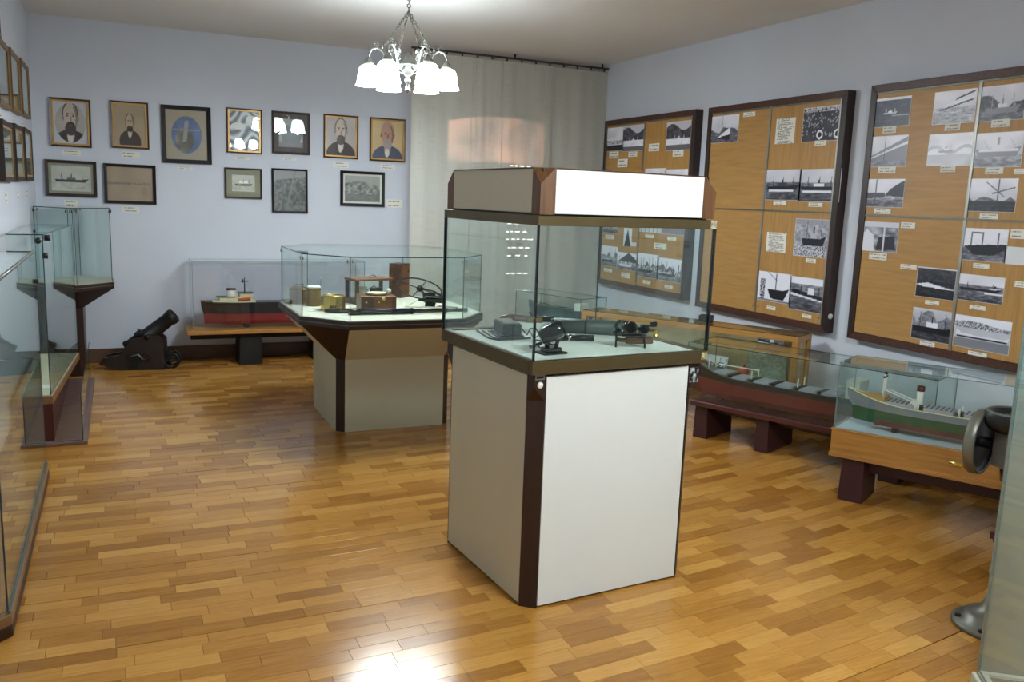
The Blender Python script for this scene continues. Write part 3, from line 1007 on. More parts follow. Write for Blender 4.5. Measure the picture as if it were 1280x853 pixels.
photo_board(7.765, 6.235, 0.775, 2.43, 7.03, 1.585, 'far photo board, beside the curtain, half hidden by the white vitrine')
photo_board(6.065, 4.535, 0.745, 2.425, 5.297, 1.592, 'middle photo board with a bare oak left half', True)
photo_board(4.335, 2.80, 0.745, 2.43, 3.53, 1.585, 'nearest photo board, cut by the right edge of the photo')

WHICH = {1: 'far', 2: 'middle', 3: 'nearest'}
for i, (b, desc, kind, (y, z, w, h)) in enumerate(BOARD_PHOTOS):
    nw = 64 if w < 0.3 else 76
    nh = max(16, int(nw * h / w))
    if kind in ('darksea',):
        A = ink(paint(kind, nw, nh, i + 3), (34, 38, 58))
    else:
        A = ink(paint(kind, nw, nh, i + 3))
    A[0, :] = A[-1, :] = A[:, 0] = A[:, -1] = (0.86, 0.86, 0.88)
    o = print_mesh('photograph', A, w, h, 0.0015, M_print)
    o.location = (PX - 0.002, y, z)
    o.rotation_euler = (0, 0, -pi / 2)
    tag(o, 'photo on the %s board: %s' % (WHICH[b], desc), 'photograph', 'photographs pinned on the wall boards')
for i, (b, desc, kind, (y, z, w, h)) in enumerate(BOARD_PAPERS):
    if kind == 'sheet':
        A = typed(36, 34, i, 15)
    elif kind == 'blank':
        A = np.ones((4, 5, 3)) * np.array([0.86, 0.87, 0.88])
    else:
        A = typed(26, 9, i, 2)
    o = print_mesh('text_sheet' if kind != 'card' else 'caption_card', A, w, h, 0.001, M_cardp)
    o.location = (PX - (0.0034 if kind == 'card' else 0.002), y, z)
    o.rotation_euler = (0, 0, -pi / 2)
    tag(o, desc if len(desc.split()) > 3 else desc + ' on the board', 'caption card' if kind == 'card' else 'text sheet', 'papers pinned on the wall boards')

# ------------------------------------------------------------------ framed pictures
def bust(w, h, seed, bg, coat, skin, hair, oval=False, beard=1.0, scale=1.0, dx=0.0, dy=0.0, border=None, cap=False):
    X, Y = np.meshgrid((np.arange(w) + 0.5) / w, (np.arange(h) + 0.5) / h)
    rs = np.random.RandomState(seed)
    A = np.ones((h, w, 3)) * np.array(bg) / 255.0
    A *= (0.95 + 0.1 * noise2(h, w, 4, rs))[..., None]
    asp = w / h
    def el(cx, cy, rx, ry, col, cond=True):
        u = (X - 0.5 - dx) / scale
        v = (Y - 0.5 - dy) / scale
        m = (((u - cx) / rx) ** 2 + ((v - cy) / ry) ** 2 < 1) & cond
        A[m] = np.array(col) / 255.0
    sh = [c * 0.72 for c in skin]
    el(0, -0.42, 0.36, 0.30, coat)
    el(0, -0.19, 0.068, 0.12, skin)
    el(-0.01, -0.25, 0.045, 0.08, (222, 218, 210))
    el(0, -0.36, 0.02, 0.03, [60, 56, 56])
    el(0, 0.10, 0.145, 0.20, hair)
    el(0, 0.075, 0.128, 0.205, skin)
    el(0.06, 0.05, 0.07, 0.17, sh)
    el(0.02, 0.06, 0.075, 0.16, skin)
    for s in (-1, 1):
        el(s * 0.135, 0.05, 0.022, 0.04, sh)
        el(s * 0.052, 0.085, 0.022, 0.012, [c * 0.3 for c in skin])
        el(s * 0.052, 0.118, 0.032, 0.009, hair)
    el(0.008, 0.035, 0.016, 0.045, sh)
    if beard > 0:
        el(0, -0.085 - 0.015 * beard, 0.098, 0.06 + 0.035 * beard, hair)
    el(0, -0.035, 0.065, 0.02, hair)
    el(0, -0.058, 0.035, 0.009, [skin[0] * 0.75, skin[1] * 0.5, skin[2] * 0.5])
    if cap:
        el(0, 0.24, 0.17, 0.05, hair)
    if oval:
        m = ((X - 0.5) / 0.44) ** 2 + ((Y - 0.5) / 0.47) ** 2 > 1
        A[m] = np.array(border or (206, 206, 212)) / 255.0
    return A

def picture_art(i, w, h):
    rs = np.random.RandomState(80 + i)
    X, Y = np.meshgrid((np.arange(w) + 0.5) / w, (np.arange(h) + 0.5) / h)
    if i == 0:
        return bust(w, h, 1, (186, 178, 170), (58, 46, 46), (206, 188, 172), (74, 58, 54), oval=True, beard=1.3, scale=1.6, dy=0.03)
    if i == 1:
        A = bust(w, h, 2, (178, 156, 128), (70, 54, 48), (196, 168, 140), (60, 46, 40), scale=0.95, dy=0.0, beard=0.5)
        return A
    if i == 2:
        A = np.ones((h, w, 3)) * np.array([0.66, 0.61, 0.52])
        d = ((X - 0.5) / 0.36) ** 2 + ((Y - 0.5) / 0.37) ** 2
        n = noise2(h, w, 8, rs)
        A[d < 1] = np.array([0.34, 0.42, 0.60]) + 0.12 * (n[d < 1][:, None] - 0.5)
        m = (d < 0.95) & (((X - 0.45) / 0.22) ** 2 + ((Y - 0.4) / 0.24) ** 2 < 1)
        A[m] = (np.array([0.46, 0.44, 0.38])[None, None] + 0.35 * (n[..., None] - 0.5))[m]
        m = (d < 0.95) & (np.abs(X - 0.47 - 0.15 * (Y - 0.5)) < 0.05) & (Y > 0.35) & (Y < 0.78)
        A[m] = (0.60, 0.60, 0.58)
        A[(np.abs(Y - 0.60) < 0.012) & (d < 0.9)] = (0.56, 0.56, 0.56)
        return A
    if i == 3:
        n = np.sin(26 * Y + 5 * np.sin(5 * X + 2 * Y) + 3 * noise2(h, w, 5, rs))
        v = 0.62 + 0.26 * n
        A = np.stack([v, v * 1.02, v * 1.06], -1)
        A[((X - 0.75) / 0.2) ** 2 + ((Y - 0.8) / 0.1) ** 2 < 1] = 0.93  # chandelier reflection in the glass, painted into the print
        A[((X - 0.3) / 0.24) ** 2 + ((Y - 0.62) / 0.09) ** 2 < 1] = 0.9  # second painted lamp reflection
        return A
    if i == 4:
        A = np.ones((h, w, 3)) * np.array([0.46, 0.47, 0.46])
        A *= (0.9 + 0.2 * noise2(h, w, 5, rs))[..., None]
        A[inpoly(X, Y, [(0.12, 0.2), (0.85, 0.15), (0.95, 0.5), (0.7, 0.45), (0.4, 0.78), (0.2, 0.72)])] = (0.25, 0.27, 0.28)
        A[Y < 0.18] = (0.3, 0.3, 0.28)
        return A
    if i == 5:
        return bust(w, h, 5, (196, 186, 184), (62, 42, 44), (214, 194, 180), (96, 84, 80), beard=0.9, scale=1.45, dy=0.06)
    if i == 6:
        return bust(w, h, 6, (214, 186, 140), (86, 90, 116), (198, 150, 130), (176, 160, 160), beard=0.8, scale=1.5, dy=0.04)
    if i in (7, 9):
        v = 0.76 + 0.06 * noise2(h, w, 5, rs)
        A = np.stack([v, v * 0.99, v * 0.93], -1)
        I = v.copy()
        if i == 7:
            ship_on(I, X, Y, 0.08, 0.94, 0.36, 0.11, 0.22, 0.4, 3)
        else:
            ship_on(I, X, Y, 0.12, 0.9, 0.34, 0.12, 0.3, 0.8, 3)
            I[(Y > 0.5) & (Y < 0.62) & (X > 0.3) & (X < 0.7)] += 0.2
        A[np.abs(I - v) > 0.01] = (I[..., None] * np.array([1, 0.98, 0.95]))[np.abs(I - v) > 0.01]
        m = (Y < 0.34) & (Y > 0.1)
        A[m] *= (0.85 + 0.2 * noise2(h, w, 16, rs))[..., None][m]
        return A
    if i == 8:
        A = np.ones((h, w, 3)) * np.array([0.66, 0.57, 0.48])
        A *= (0.96 + 0.08 * noise2(h, w, 5, rs))[..., None]
        for x, s in ((0.2, 0.22), (0.62, 0.3)):
            A[(np.abs(Y - 0.52) < 0.035) & (np.abs(X - x) < s) & (rs.rand(h, w) > 0.35)] = (0.46, 0.40, 0.36)
        A[(Y < 0.44) & (Y > 0.2) & (np.abs(X - 0.8) < 0.05)] *= 0.93
        return A
    if i == 10:
        n = noise2(h, w, 18, rs)
        v = 0.26 + 0.3 * n
        v[Y > 0.75 + 0.1 * X] = 0.55
        v[np.abs(X - 0.5 - 0.3 * (Y - 0.4)) < 0.03] = 0.5
        return np.stack([v, v, v * 0.98], -1)
    n = noise2(h, w, 16, rs)
    v = 0.35 + 0.4 * n
    v[Y > 0.68 + 0.1 * np.sin(4 * X)] = 0.68
    v[(Y < 0.3)] = (0.45 + 0.1 * n)[Y < 0.3]
    return np.stack([v, v, v * 0.97], -1)

def framed(loc, rz, w, h, art, rail, m_rail, lip=None, mt=None, lab='', group=None, name='framed_picture', depth=0.024, tilt=0.0):
    t = thing(name, lab, 'picture', loc, rz, group)
    t.rotation_euler[1] = radians(tilt)
    a, b = w / 2, h / 2
    for q in (((-a, b), (a, b), (a - rail, b - rail), (-a + rail, b - rail)), ((-a, -b), (-a + rail, -b + rail), (a - rail, -b + rail), (a, -b)),
              ((-a, -b), (-a, b), (-a + rail, b - rail), (-a + rail, -b + rail)), ((a, -b), (a - rail, -b + rail), (a - rail, b - rail), (a, b))):
        mb = MB()
        vs = [(x, -depth + (0.006 if abs(x) < a - 1e-6 else 0), z) for x, z in q] + [(x, -0.0005, z) for x, z in q]
        mb.add(vs, [(3, 2, 1, 0), (4, 5, 6, 7), (0, 1, 5, 4), (1, 2, 6, 5), (2, 3, 7, 6), (3, 0, 4, 7)])
        o = mb.build('frame_rail', m_rail, t)
        bm = bmesh.new()
        bm.from_mesh(o.data)
        bmesh.ops.recalc_face_normals(bm, faces=bm.faces)
        bm.to_mesh(o.data)
        bm.free()
    ia, ib = a - rail, b - rail
    if lip:
        lw = 0.014
        mb = MB()
        for x0, x1, z0, z1 in ((-ia, ia, ib - lw, ib), (-ia, ia, -ib, -ib + lw), (-ia, -ia + lw, -ib + lw, ib - lw), (ia - lw, ia, -ib + lw, ib - lw)):
            mb.box(x0, x1, -depth + 0.007, -0.002, z0, z1)
        mb.build('gilt_slip', lip, t)
        ia, ib = ia - lw, ib - lw
    if mt:
        mw = mt[1]
        mb = MB()
        for x0, x1, z0, z1 in ((-ia, ia, ib - mw, ib), (-ia, ia, -ib, -ib + mw), (-ia, -ia + mw, -ib + mw, ib - mw), (ia - mw, ia, -ib + mw, ib - mw)):
            mb.box(x0, x1, -depth + 0.015, -0.002, z0, z1)
        mb.build('mount', mt[0], t)
        ia, ib = ia - mw, ib - mw
    nw = 56 if ia > 0.1 else 44
    A = art(nw, max(12, int(nw * ib / ia)))
    p = print_mesh('print', A, 2 * ia, 2 * ib, 0.003, M_print, t)
    p.location = (0, -depth + 0.017, 0)
    MB().box(-a + rail * 0.8, a - rail * 0.8, -depth + 0.009, -depth + 0.011, -b + rail * 0.8, b - rail * 0.8).build('picture_glass', M_glass_p, t)
    return t

M_gilt = mat('gilt_slip', (186, 150, 92), 0.4, metal=0.4, vary=0.15)
M_fr_brown = mat('brown_frame', (74, 46, 32), 0.35, vary=0.2)
M_fr_black = mat('black_frame', (22, 18, 18), 0.5, spec=0.25)
M_fr_dark = mat('dark_brown_frame', (46, 30, 24), 0.5, vary=0.25)
M_fr_gold = mat('gold_brown_frame', (124, 92, 46), 0.4, metal=0.2, vary=0.25)
M_mount = mat('grey_green_mount', (150, 148, 128), 0.9)
M_mount_d = mat('dark_wood_mount', (62, 44, 36), 0.5, vary=0.2)
specs = [
    (0.015, M_fr_brown, M_gilt, None, 'portrait of a bearded man in an oval, top left of the back wall'),
    (0.014, M_fr_brown, M_gilt, None, 'small faded portrait of a seated person with folded arms'),
    (0.036, M_fr_black, None, None, 'black framed picture with a blue oval seascape'),
    (0.012, M_fr_brown, M_gilt, None, 'thin framed silvery relief picture of waves'),
    (0.020, M_fr_dark, None, (M_mount_d, 0.045), 'dark wide framed picture of a ship hull'),
    (0.014, M_fr_brown, M_gilt, None, 'framed portrait of a balding bearded man in dark jacket'),
    (0.014, M_fr_brown, M_gilt, None, 'framed tan portrait nearest the curtain in the top row'),
    (0.026, M_fr_dark, None, (M_mount, 0.022), 'framed drawing of a long steamship, bottom row far left'),
    (0.026, M_fr_black, None, None, 'black framed faded brown picture of distant ships'),
    (0.015, M_fr_dark, None, (M_mount, 0.05), 'small framed white steamship with wide mount'),
    (0.018, M_fr_black, None, None, 'upright dark framed photo of a crowded shore'),
    (0.028, M_fr_black, None, (M_paper, 0.018), 'black framed harbour photo, bottom row nearest the curtain'),
]
for i, (x, z, w, h) in enumerate(FRAMES):
    rl, mr, lip, mt, lab = specs[i]
    framed((x, YF, z), 0, w, h, (lambda a, b, i=i: picture_art(i, a, b)), rl, mr, lip, mt, lab, 'framed pictures on the back wall', tilt=[0.4, 0, -0.3, 0.2, 0, 0.3, 0, 0.5, 0.2, 0, -0.3, 0][i])
card_of = ['the bearded oval portrait', 'the seated portrait', 'the blue oval seascape', 'the silvery relief picture', 'the dark ship hull picture',
           'the balding bearded portrait', 'the tan portrait near the curtain', 'the long steamship drawing', 'the faded brown ships picture', '']
for i, (x, z, w, h) in enumerate(WALL_CARDS):
    o = print_mesh('caption_card', typed(26, 9, 200 + i, 2), w, h, 0.0015, M_cardp)
    o.location = (x, YF - 0.0016, z)
    tag(o, ('caption card on the back wall below ' + card_of[i]) if card_of[i] else 'caption card right of the black framed harbour photo', 'caption card', 'caption cards on the back wall')

left_pics = [(6.28, 2.255, 0.62, 0.40, 'nearest of the upper row'), (7.0, 2.275, 0.58, 0.40, 'middle of the upper row'), (7.72, 2.30, 0.60, 0.40, 'upper row, beside the corner'),
             (6.30, 1.785, 0.58, 0.37, 'nearest of the lower row'), (7.02, 1.80, 0.58, 0.38, 'middle of the lower row'), (7.70, 1.81, 0.58, 0.39, 'lower row, beside the corner')]
def left_art(a, b, i):
    rs = np.random.RandomState(i + 300)
    v = 0.6 + 0.2 * noise2(b, a, 5, rs)
    A = np.stack([v * 0.96, v, v * 0.96], -1)
    A[: int(b * 0.35)] *= 0.55
    return A
for i, (y, z, w, h, lab) in enumerate(left_pics):
    framed((XL, y, z), 90, w, h, (lambda a, b, i=i: left_art(a, b, i)), 0.03, M_fr_gold if i < 3 else M_fr_dark, M_gilt if i > 2 else None, None,
           'framed picture on the left wall, ' + lab, 'framed pictures on the left wall', depth=0.035)
    o = print_mesh('caption_card', typed(16, 9, 240 + i, 2), 0.13, 0.07, 0.0015, M_cardp)
    o.location = (XL + 0.0016, y, z - h / 2 - (0.07 if i < 3 else 0.10))
    o.rotation_euler = (0, 0, pi / 2)
    tag(o, 'caption card under the left wall picture, ' + lab, 'caption card', 'caption cards on the left wall')
wire = MB().tube([(XL + 0.004, 6.45, 2.99), (XL + 0.004, 6.47, 2.7), (XL + 0.004, 6.5, 2.47)], 0.003, 6).build('wall_cable', M_grey)
tag(wire, 'thin grey cable running down the left wall to the pictures', 'cable')

# ------------------------------------------------------------------ glass boxes
def pane(parent, x0, x1, y0, y1, z0, z1, name='glass_pane', light=False):
    """thin sheet: the two big faces are glass, the four rims the darker cut edge"""
    dx, dy, dz = x1 - x0, y1 - y0, z1 - z0
    k = min(range(3), key=lambda i: (dx, dy, dz)[i])
    big = {0: (3, 5), 1: (2, 4), 2: (0, 1)}[k]
    mi = [0 if i in big else 1 for i in range(6)]
    return MB().box(x0, x1, y0, y1, z0, z1, mi).build(name, [M_glass, M_gedge_l if light else M_gedge], parent)

def pane_poly(parent, p, q, z0, z1, t=0.006, name='glass_pane'):
    """upright sheet from plan point p to q"""
    d = Vector((q[0] - p[0], q[1] - p[1], 0))
    nrm = Vector((-d.y, d.x, 0)).normalized() * t
    vs = []
    for z in (z0, z1):
        vs += [(p[0], p[1], z), (q[0], q[1], z), (q[0] + nrm.x, q[1] + nrm.y, z), (p[0] + nrm.x, p[1] + nrm.y, z)]
    fs = [(3, 2, 1, 0), (4, 5, 6, 7), (0, 1, 5, 4), (1, 2, 6, 5), (2, 3, 7, 6), (3, 0, 4, 7)]
    return MB().add(vs, fs, [1, 1, 0, 1, 0, 1]).build(name, [M_glass, M_gedge], parent)

def plate_poly(parent, pts, z0, z1, name='glass_top'):
    mb = MB()
    n = len(pts)
    vs = [(p[0], p[1], z0) for p in pts] + [(p[0], p[1], z1) for p in pts]
    fs = [list(range(n))[::-1], list(range(n, 2 * n))] + [(i, (i + 1) % n, n + (i + 1) % n, n + i) for i in range(n)]
    return mb.add(vs, fs, [0, 0] + [1] * n).build(name, [M_glass, M_gedge], parent)

def glass_box(parent, x0, x1, y0, y1, z0, z1, t=0.005, light=False, top=True, back=True, clear=False):
    n0 = len(parent.children)
    pane(parent, x0, x1, y0, y0 + t, z0, z1 - t, light=light)
    if back:
        pane(parent, x0, x1, y1 - t, y1, z0, z1 - t, light=light)
    pane(parent, x0, x0 + t, y0 + t + 0.0005, y1 - t - 0.0005, z0, z1 - t, light=light)
    pane(parent, x1 - t, x1, y0 + t + 0.0005, y1 - t - 0.0005, z0, z1 - t, light=light)
    if top:
        pane(parent, x0, x1, y0, y1, z1 - t + 0.0005, z1, 'glass_top', light=light)
    if clear:
        for c in parent.children:
            if c.name.startswith('glass_'):
                c.data.materials[0] = M_glass_c

def clip(parent, p, axis='Y', r=0.009, l=0.012):
    MB().lathe([(0.0005, 0), (r, 0), (r, l), (0.0005, l)], 12, Matrix.Translation(p) @ Matrix.Rotation(pi / 2, 4, 'X' if axis == 'Y' else 'Y') @ Matrix.Translation((0, 0, -l / 2))).build('glass_clip', M_black, parent)

# ------------------------------------------------------------------ the tall white vitrine in the middle of the picture
VC = (1.782, 3.251)
vit = thing('display_vitrine', 'tall white vitrine with hooded top standing in the foreground', 'display case', (VC[0], VC[1], 0), 3.7)
h, ch, zb = 0.40, 0.052, 0.955
def corners(sx, sy):
    A = (sx * (h - ch), sy * h)          # on the front or back side
    B = (sx * h, sy * (h - ch))
    return A, B, (sx * h, sy * h)
def base_post(sx, sy):
    A, B, K = corners(sx, sy)
    z1, z2, z3 = 0.845, 0.905, zb
    vs = [(*A, 0), (*B, 0), (*A, z1), (*B, z1), (*K, z2), (*A, z3), (*B, z3), (*K, z3), (A[0], A[1] - sy * 0.02, 0), (B[0] - sx * 0.02, B[1], 0), (A[0], A[1] - sy * 0.02, z3), (B[0] - sx * 0.02, B[1], z3)]
    fs = [(0, 1, 3, 2), (2, 3, 4), (2, 4, 7, 5), (3, 6, 7, 4), (0, 2, 5, 10, 8), (1, 9, 11, 6, 3), (8, 10, 11, 9), (5, 7, 6, 11, 10), (0, 8, 9, 1)]
    o = MB().add(vs, fs).build('corner_post', M_dark, vit)
    bm = bmesh.new(); bm.from_mesh(o.data); bmesh.ops.recalc_face_normals(bm, faces=bm.faces); bm.to_mesh(o.data); bm.free()
    return o
posts = {}
for sx in (-1, 1):
    for sy in (-1, 1):
        posts[(sx, sy)] = base_post(sx, sy)
MB().box(-h + 0.03, h - 0.03, -h + 0.03, h - 0.03, 0.0, zb - 0.002).build('carcass', M_black, vit)
g = 0.004
for nm, b in (('f', (-h + ch + g, h - ch - g, -h, -h + 0.02, 0.010, zb - 0.012)), ('b', (-h + ch + g, h - ch - g, h - 0.02, h, 0.010, zb - 0.012)),
              ('l', (-h, -h + 0.02, -h + ch + g, h - ch - g, 0.010, zb - 0.012)), ('r', (h - 0.02, h, -h + ch + g, h - ch - g, 0.010, zb - 0.012))):
    box('side_panel', b, M_lam_lit if nm == 'f' else M_lam, vit, 0.0015)  # lit front painted lighter than the shaded sides
# table band, display floor, glass
tb = h + 0.022
for b in ((-tb, tb, -tb, -tb + 0.03), (-tb, tb, tb - 0.03, tb), (-tb, -tb + 0.03, -tb + 0.03, tb - 0.03), (tb - 0.03, tb, -tb + 0.03, tb - 0.03)):
    box('table_band', (*b, zb + 0.001, 1.008), M_trim, vit, 0.002)
box('display_floor', (-tb + 0.031, tb - 0.031, -tb + 0.031, tb - 0.031, zb + 0.001, 1.002), M_cloth, vit)
gl = tb - 0.006
for b in ((-gl, gl, -gl, -gl + 0.006), (-gl, gl, gl - 0.006, gl), (-gl, -gl + 0.006, -gl + 0.0065, gl - 0.0065), (gl - 0.006, gl, -gl + 0.0065, gl - 0.0065)):
    pane(vit, *b, 1.0085, 1.515)
for sx in (-1, 1):
    for sy in (-1, 1):
        if (sx, sy) == (1, 1):
            continue
        MB().box(sx * gl - 0.004 + sx * 0.0015, sx * gl + 0.004 + sx * 0.0015, sy * gl - 0.004 + sy * 0.0015, sy * gl + 0.004 + sy * 0.0015, 1.0085, 1.514).build('corner_seal', M_gloss, vit)
for b in ((-tb, tb, -tb, -tb + 0.03), (-tb, tb, tb - 0.03, tb), (-tb, -tb + 0.03, -tb + 0.03, tb - 0.03), (tb - 0.03, tb, -tb + 0.03, tb - 0.03)):
    box('hood_band', (*b, 1.512, 1.548), M_trim, vit, 0.002)
def hood_post(sx, sy):
    hh = h + 0.012
    A = (sx * (hh - 0.062), sy * hh)
    B = (sx * hh, sy * (hh - 0.062))
    K = (sx * hh, sy * hh)
    z0, z1, z2 = 1.552, 1.662, 1.722
    vs = [(*A, z0), (*B, z0), (*K, z0), (*K, z1), (*A, z2), (*B, z2), (A[0], A[1] - sy * 0.02, z0), (B[0] - sx * 0.02, B[1], z0), (A[0], A[1] - sy * 0.02, z2), (B[0] - sx * 0.02, B[1], z2)]
    fs = [(0, 2, 3, 4), (1, 5, 3, 2), (3, 5, 4), (0, 4, 8, 6), (1, 7, 9, 5), (6, 8, 9, 7), (4, 5, 9, 8), (0, 6, 7, 1, 2)]
    o = MB().add(vs, fs).build('hood_corner', M_mid, vit)
    bm = bmesh.new(); bm.from_mesh(o.data); bmesh.ops.recalc_face_normals(bm, faces=bm.faces); bm.to_mesh(o.data); bm.free()
for sx in (-1, 1):
    for sy in (-1, 1):
        hood_post(sx, sy)
hh = h + 0.012
box('hood_core', (-hh + 0.022, hh - 0.022, -hh + 0.022, hh - 0.022, 1.548, 1.719), M_black, vit)
for nm, b in (('f', (-hh + 0.064, hh - 0.064, -hh, -hh + 0.018)), ('b', (-hh + 0.064, hh - 0.064, hh - 0.018, hh)), ('l', (-hh, -hh + 0.018, -hh + 0.064, hh - 0.064)), ('r', (hh - 0.018, hh, -hh + 0.064, hh - 0.064))):
    box('hood_panel', (*b, 1.556, 1.717), M_lam_lit if nm == 'f' else M_lam, vit, 0.001)  # hood front takes the lit copy of the laminate too
    box('hood_edge', (*b, 1.7175, 1.7225), M_box_d, vit)
box('hood_lid', (-hh + 0.03, hh - 0.03, -hh + 0.03, hh - 0.03, 1.7195, 1.7205), M_dark, vit)
# lock plate and bell push on the near left corner post, label on the right one
pst = posts[(-1, -1)]
MB().box(-h + 0.004, -h + ch - 0.006, -h - 0.002, -h + 0.001, zb - 0.022, zb - 0.003).build('lock_plate', M_steel, pst)
MB().box(-h + 0.010, -h + ch - 0.012, -h - 0.0028, -h - 0.002, zb - 0.017, zb - 0.009).build('lock_slot', M_black, pst)
MB().lathe([(0.0005, 0), (0.0125, 0), (0.0125, 0.003), (0.009, 0.006), (0.0005, 0.0065)], 18, Matrix.Translation((-h + 0.027, -h + 0.0005, zb - 0.043)) @ Matrix.Rotation(pi / 2, 4, 'X')).build('round_tag', M_white, pst)
rs_ = np.random.RandomState(5)
sp = noise2(40, 24, 6, rs_)
st = print_mesh('sticker', np.stack([np.clip((sp - 0.5) * 1.3 + 0.40, 0.08, 0.75)] * 3, -1), ch - 0.006, 0.062, 0.001, M_print, posts[(1, -1)])
st.location = (h - ch / 2, -h - 0.0015, zb - 0.052)
s2 = print_mesh('sticker', np.stack([np.clip(0.35 + 0.5 * noise2(10, 16, 5, rs_), 0, 1)] * 3, -1) * np.array([1, 0.95, 0.7]), 0.03, 0.03, 0.001, M_print, vit)
s2.location = (tb - 0.018, -tb - 0.0015, 0.986)
s3 = print_mesh('sticker', np.stack([np.clip(0.35 + 0.5 * noise2(12, 12, 5, rs_), 0, 1)] * 3, -1) * np.array([1, 0.96, 0.8]), 0.03, 0.034, 0.001, M_print, vit)
s3.location = (tb - 0.018, -tb - 0.0015, 1.53)

ZD = 1.0022
# black battery box with folded wire stand
t = thing('black_box', 'black box with cable and wire foot, at the left of the white vitrine', 'device', (1.580, 3.462, ZD), 82, 'instruments in the white vitrine')
MB().box(-0.085, 0.085, -0.042, 0.042, 0.010, 0.058).build('body', M_gun, t, 0.004)
MB().box(-0.080, 0.080, -0.037, 0.037, 0.0585, 0.062).build('lid', M_grey, t, 0.002)
for k in range(3):
    MB().tube([(0.10 - 0.01 * k, 0.115 - 0.025 * k, 0.004), (-0.12, 0.115 - 0.025 * k, 0.004), (-0.165 + 0.02 * k, 0.085 - 0.02 * k, 0.004), (-0.13, -0.07, 0.004)], 0.0038, 6).build('foot_wire', M_gun, t)
MB().box(-0.095, 0.08, -0.05, 0.055, 0.0, 0.0095).build('foot', M_black, t)
pts = [(-0.085, -0.02, 0.035), (-0.12, -0.03, 0.045), (-0.14, -0.05, 0.02), (-0.15, -0.06, 0.05), (-0.18, -0.075, 0.055), (-0.20, -0.085, 0.03), (-0.18, -0.07, 0.01), (-0.17, -0.055, 0.035), (-0.21, -0.06, 0.012), (-0.27, -0.05, 0.006), (-0.36, -0.035, 0.005)]
MB().tube(pts, 0.0036, 6).build('cable', M_black, t)
# black desk instrument on a square foot
t = thing('signal_lamp', 'glossy black instrument on square foot behind the front glass corner', 'instrument', (1.557, 2.982, ZD), 8, 'instruments in the white vitrine')
MB().box(-0.055, 0.055, -0.038, 0.038, 0, 0.008).build('foot', M_gun, t, 0.002)
MB().box(-0.038, 0.036, -0.026, 0.026, 0.008, 0.026).build('pedestal', M_gloss, t, 0.004)
MB().tube([(-0.02, 0, 0.026), (-0.026, 0, 0.05), (-0.018, 0, 0.07)], 0.010, 10).tube([(0.022, 0, 0.026), (0.03, 0, 0.05), (0.022, 0, 0.075)], 0.009, 10).build('bracket', M_gloss, t)
MB().ball((0, 0, 0.048), 0.017, 8).build('swivel', M_chrome, t)
m = Matrix.Translation((-0.004, 0, 0.083)) @ Matrix.Rotation(radians(62), 4, 'Y') @ Matrix.Rotation(radians(20), 4, 'X')
MB().lathe([(0.0005, -0.05), (0.026, -0.048), (0.034, -0.02), (0.036, 0.03), (0.030, 0.05), (0.022, 0.05), (0.020, 0.02), (0.0005, 0.018)], 20, m).build('housing', M_gloss, t)
MB().torus((0, 0, 0), 0.030, 0.004, 'z', 20, 6, m=m @ Matrix.Translation((0, 0, 0.05))).build('rim', M_gun, t)
MB().tube([(-0.05, 0.0, 0.045), (-0.085, 0.0, 0.035), (-0.10, 0.01, 0.03)], 0.007, 8).build('grip', M_gloss, t)
MB().tube([(0.035, 0.0, 0.10), (0.048, 0, 0.085), (0.046, 0, 0.06)], 0.003, 6).build('lever', M_chrome, t)
# handset behind it with its lead
t = thing('handset', 'short black handset with lead lying in the white vitrine', 'handset', (1.812, 3.235, ZD), -22, 'instruments in the white vitrine')
MB().tube([(-0.11, 0.0, 0.012), (-0.03, 0, 0.014)], 0.011, 10).build('neck', M_gloss, t)
MB().tube([(-0.03, 0, 0.014), (0.075, 0, 0.014)], [0.0135, 0.0135], 12).build('grip', M_black, t)
MB().ball((-0.03, 0, 0.015), 0.014, 7).build('collar', M_chrome, t)
MB().tube([(-0.04, -0.012, 0.006), (-0.08, -0.035, 0.004), (-0.14, -0.04, 0.004), (-0.19, -0.03, 0.004)], 0.0032, 6).build('lead', M_black, t)
# long grey tube at the back
t = thing('rocket_tube', 'long grey green metal tube lying behind the small instruments', 'tube', (1.965, 3.395, ZD), -32, 'instruments in the white vitrine')
MB().tube([(-0.165, 0, 0.034), (0.165, 0, 0.034)], 0.034, 20, smooth=True).build('body', mat('grey_green_paint', (72, 82, 76), 0.5, vary=0.15), t)
MB().tube([(-0.166, 0, 0.034), (-0.175, 0, 0.034)], 0.028, 16).build('cap', M_gun, t)
MB().tube([(-0.02, 0, 0.034), (-0.012, 0, 0.034)], 0.0352, 20).build('seam', M_gun, t)
MB().tube([(0.166, 0, 0.034), (0.175, 0, 0.034)], 0.03, 16).build('cap', M_gun, t)
# pistol: curved grip, lock and barrel
t = thing('flare_pistol', 'old pistol with curved wooden grip lying beside the black box', 'pistol', (1.765, 3.59, ZD), -22, 'instruments in the white vitrine')
MB().tube([(-0.155, 0, 0.022), (-0.14, 0, 0.044), (-0.105, 0, 0.053), (-0.06, 0, 0.05), (-0.02, 0, 0.047)], [0.013, 0.018, 0.017, 0.016, 0.016], 10).build('grip', mat('grip_wood', (112, 84, 76), 0.3, vary=0.2), t)
MB().box(-0.03, 0.05, -0.012, 0.012, 0.03, 0.062).build('lock', M_brass_d, t, 0.004)
MB().tube([(0.05, 0, 0.05), (0.13, 0, 0.05)], 0.014, 12).build('barrel', M_gun, t)
MB().tube([(-0.01, 0, 0.03), (0.0, 0, 0.012), (0.025, 0, 0.012), (0.035, 0, 0.03)], 0.003, 6).build('trigger_guard', M_gun, t)
MB().tube([(0.0, 0, 0.062), (-0.006, 0, 0.076), (-0.016, 0, 0.08)], 0.005, 6).build('hammer', M_gun, t)
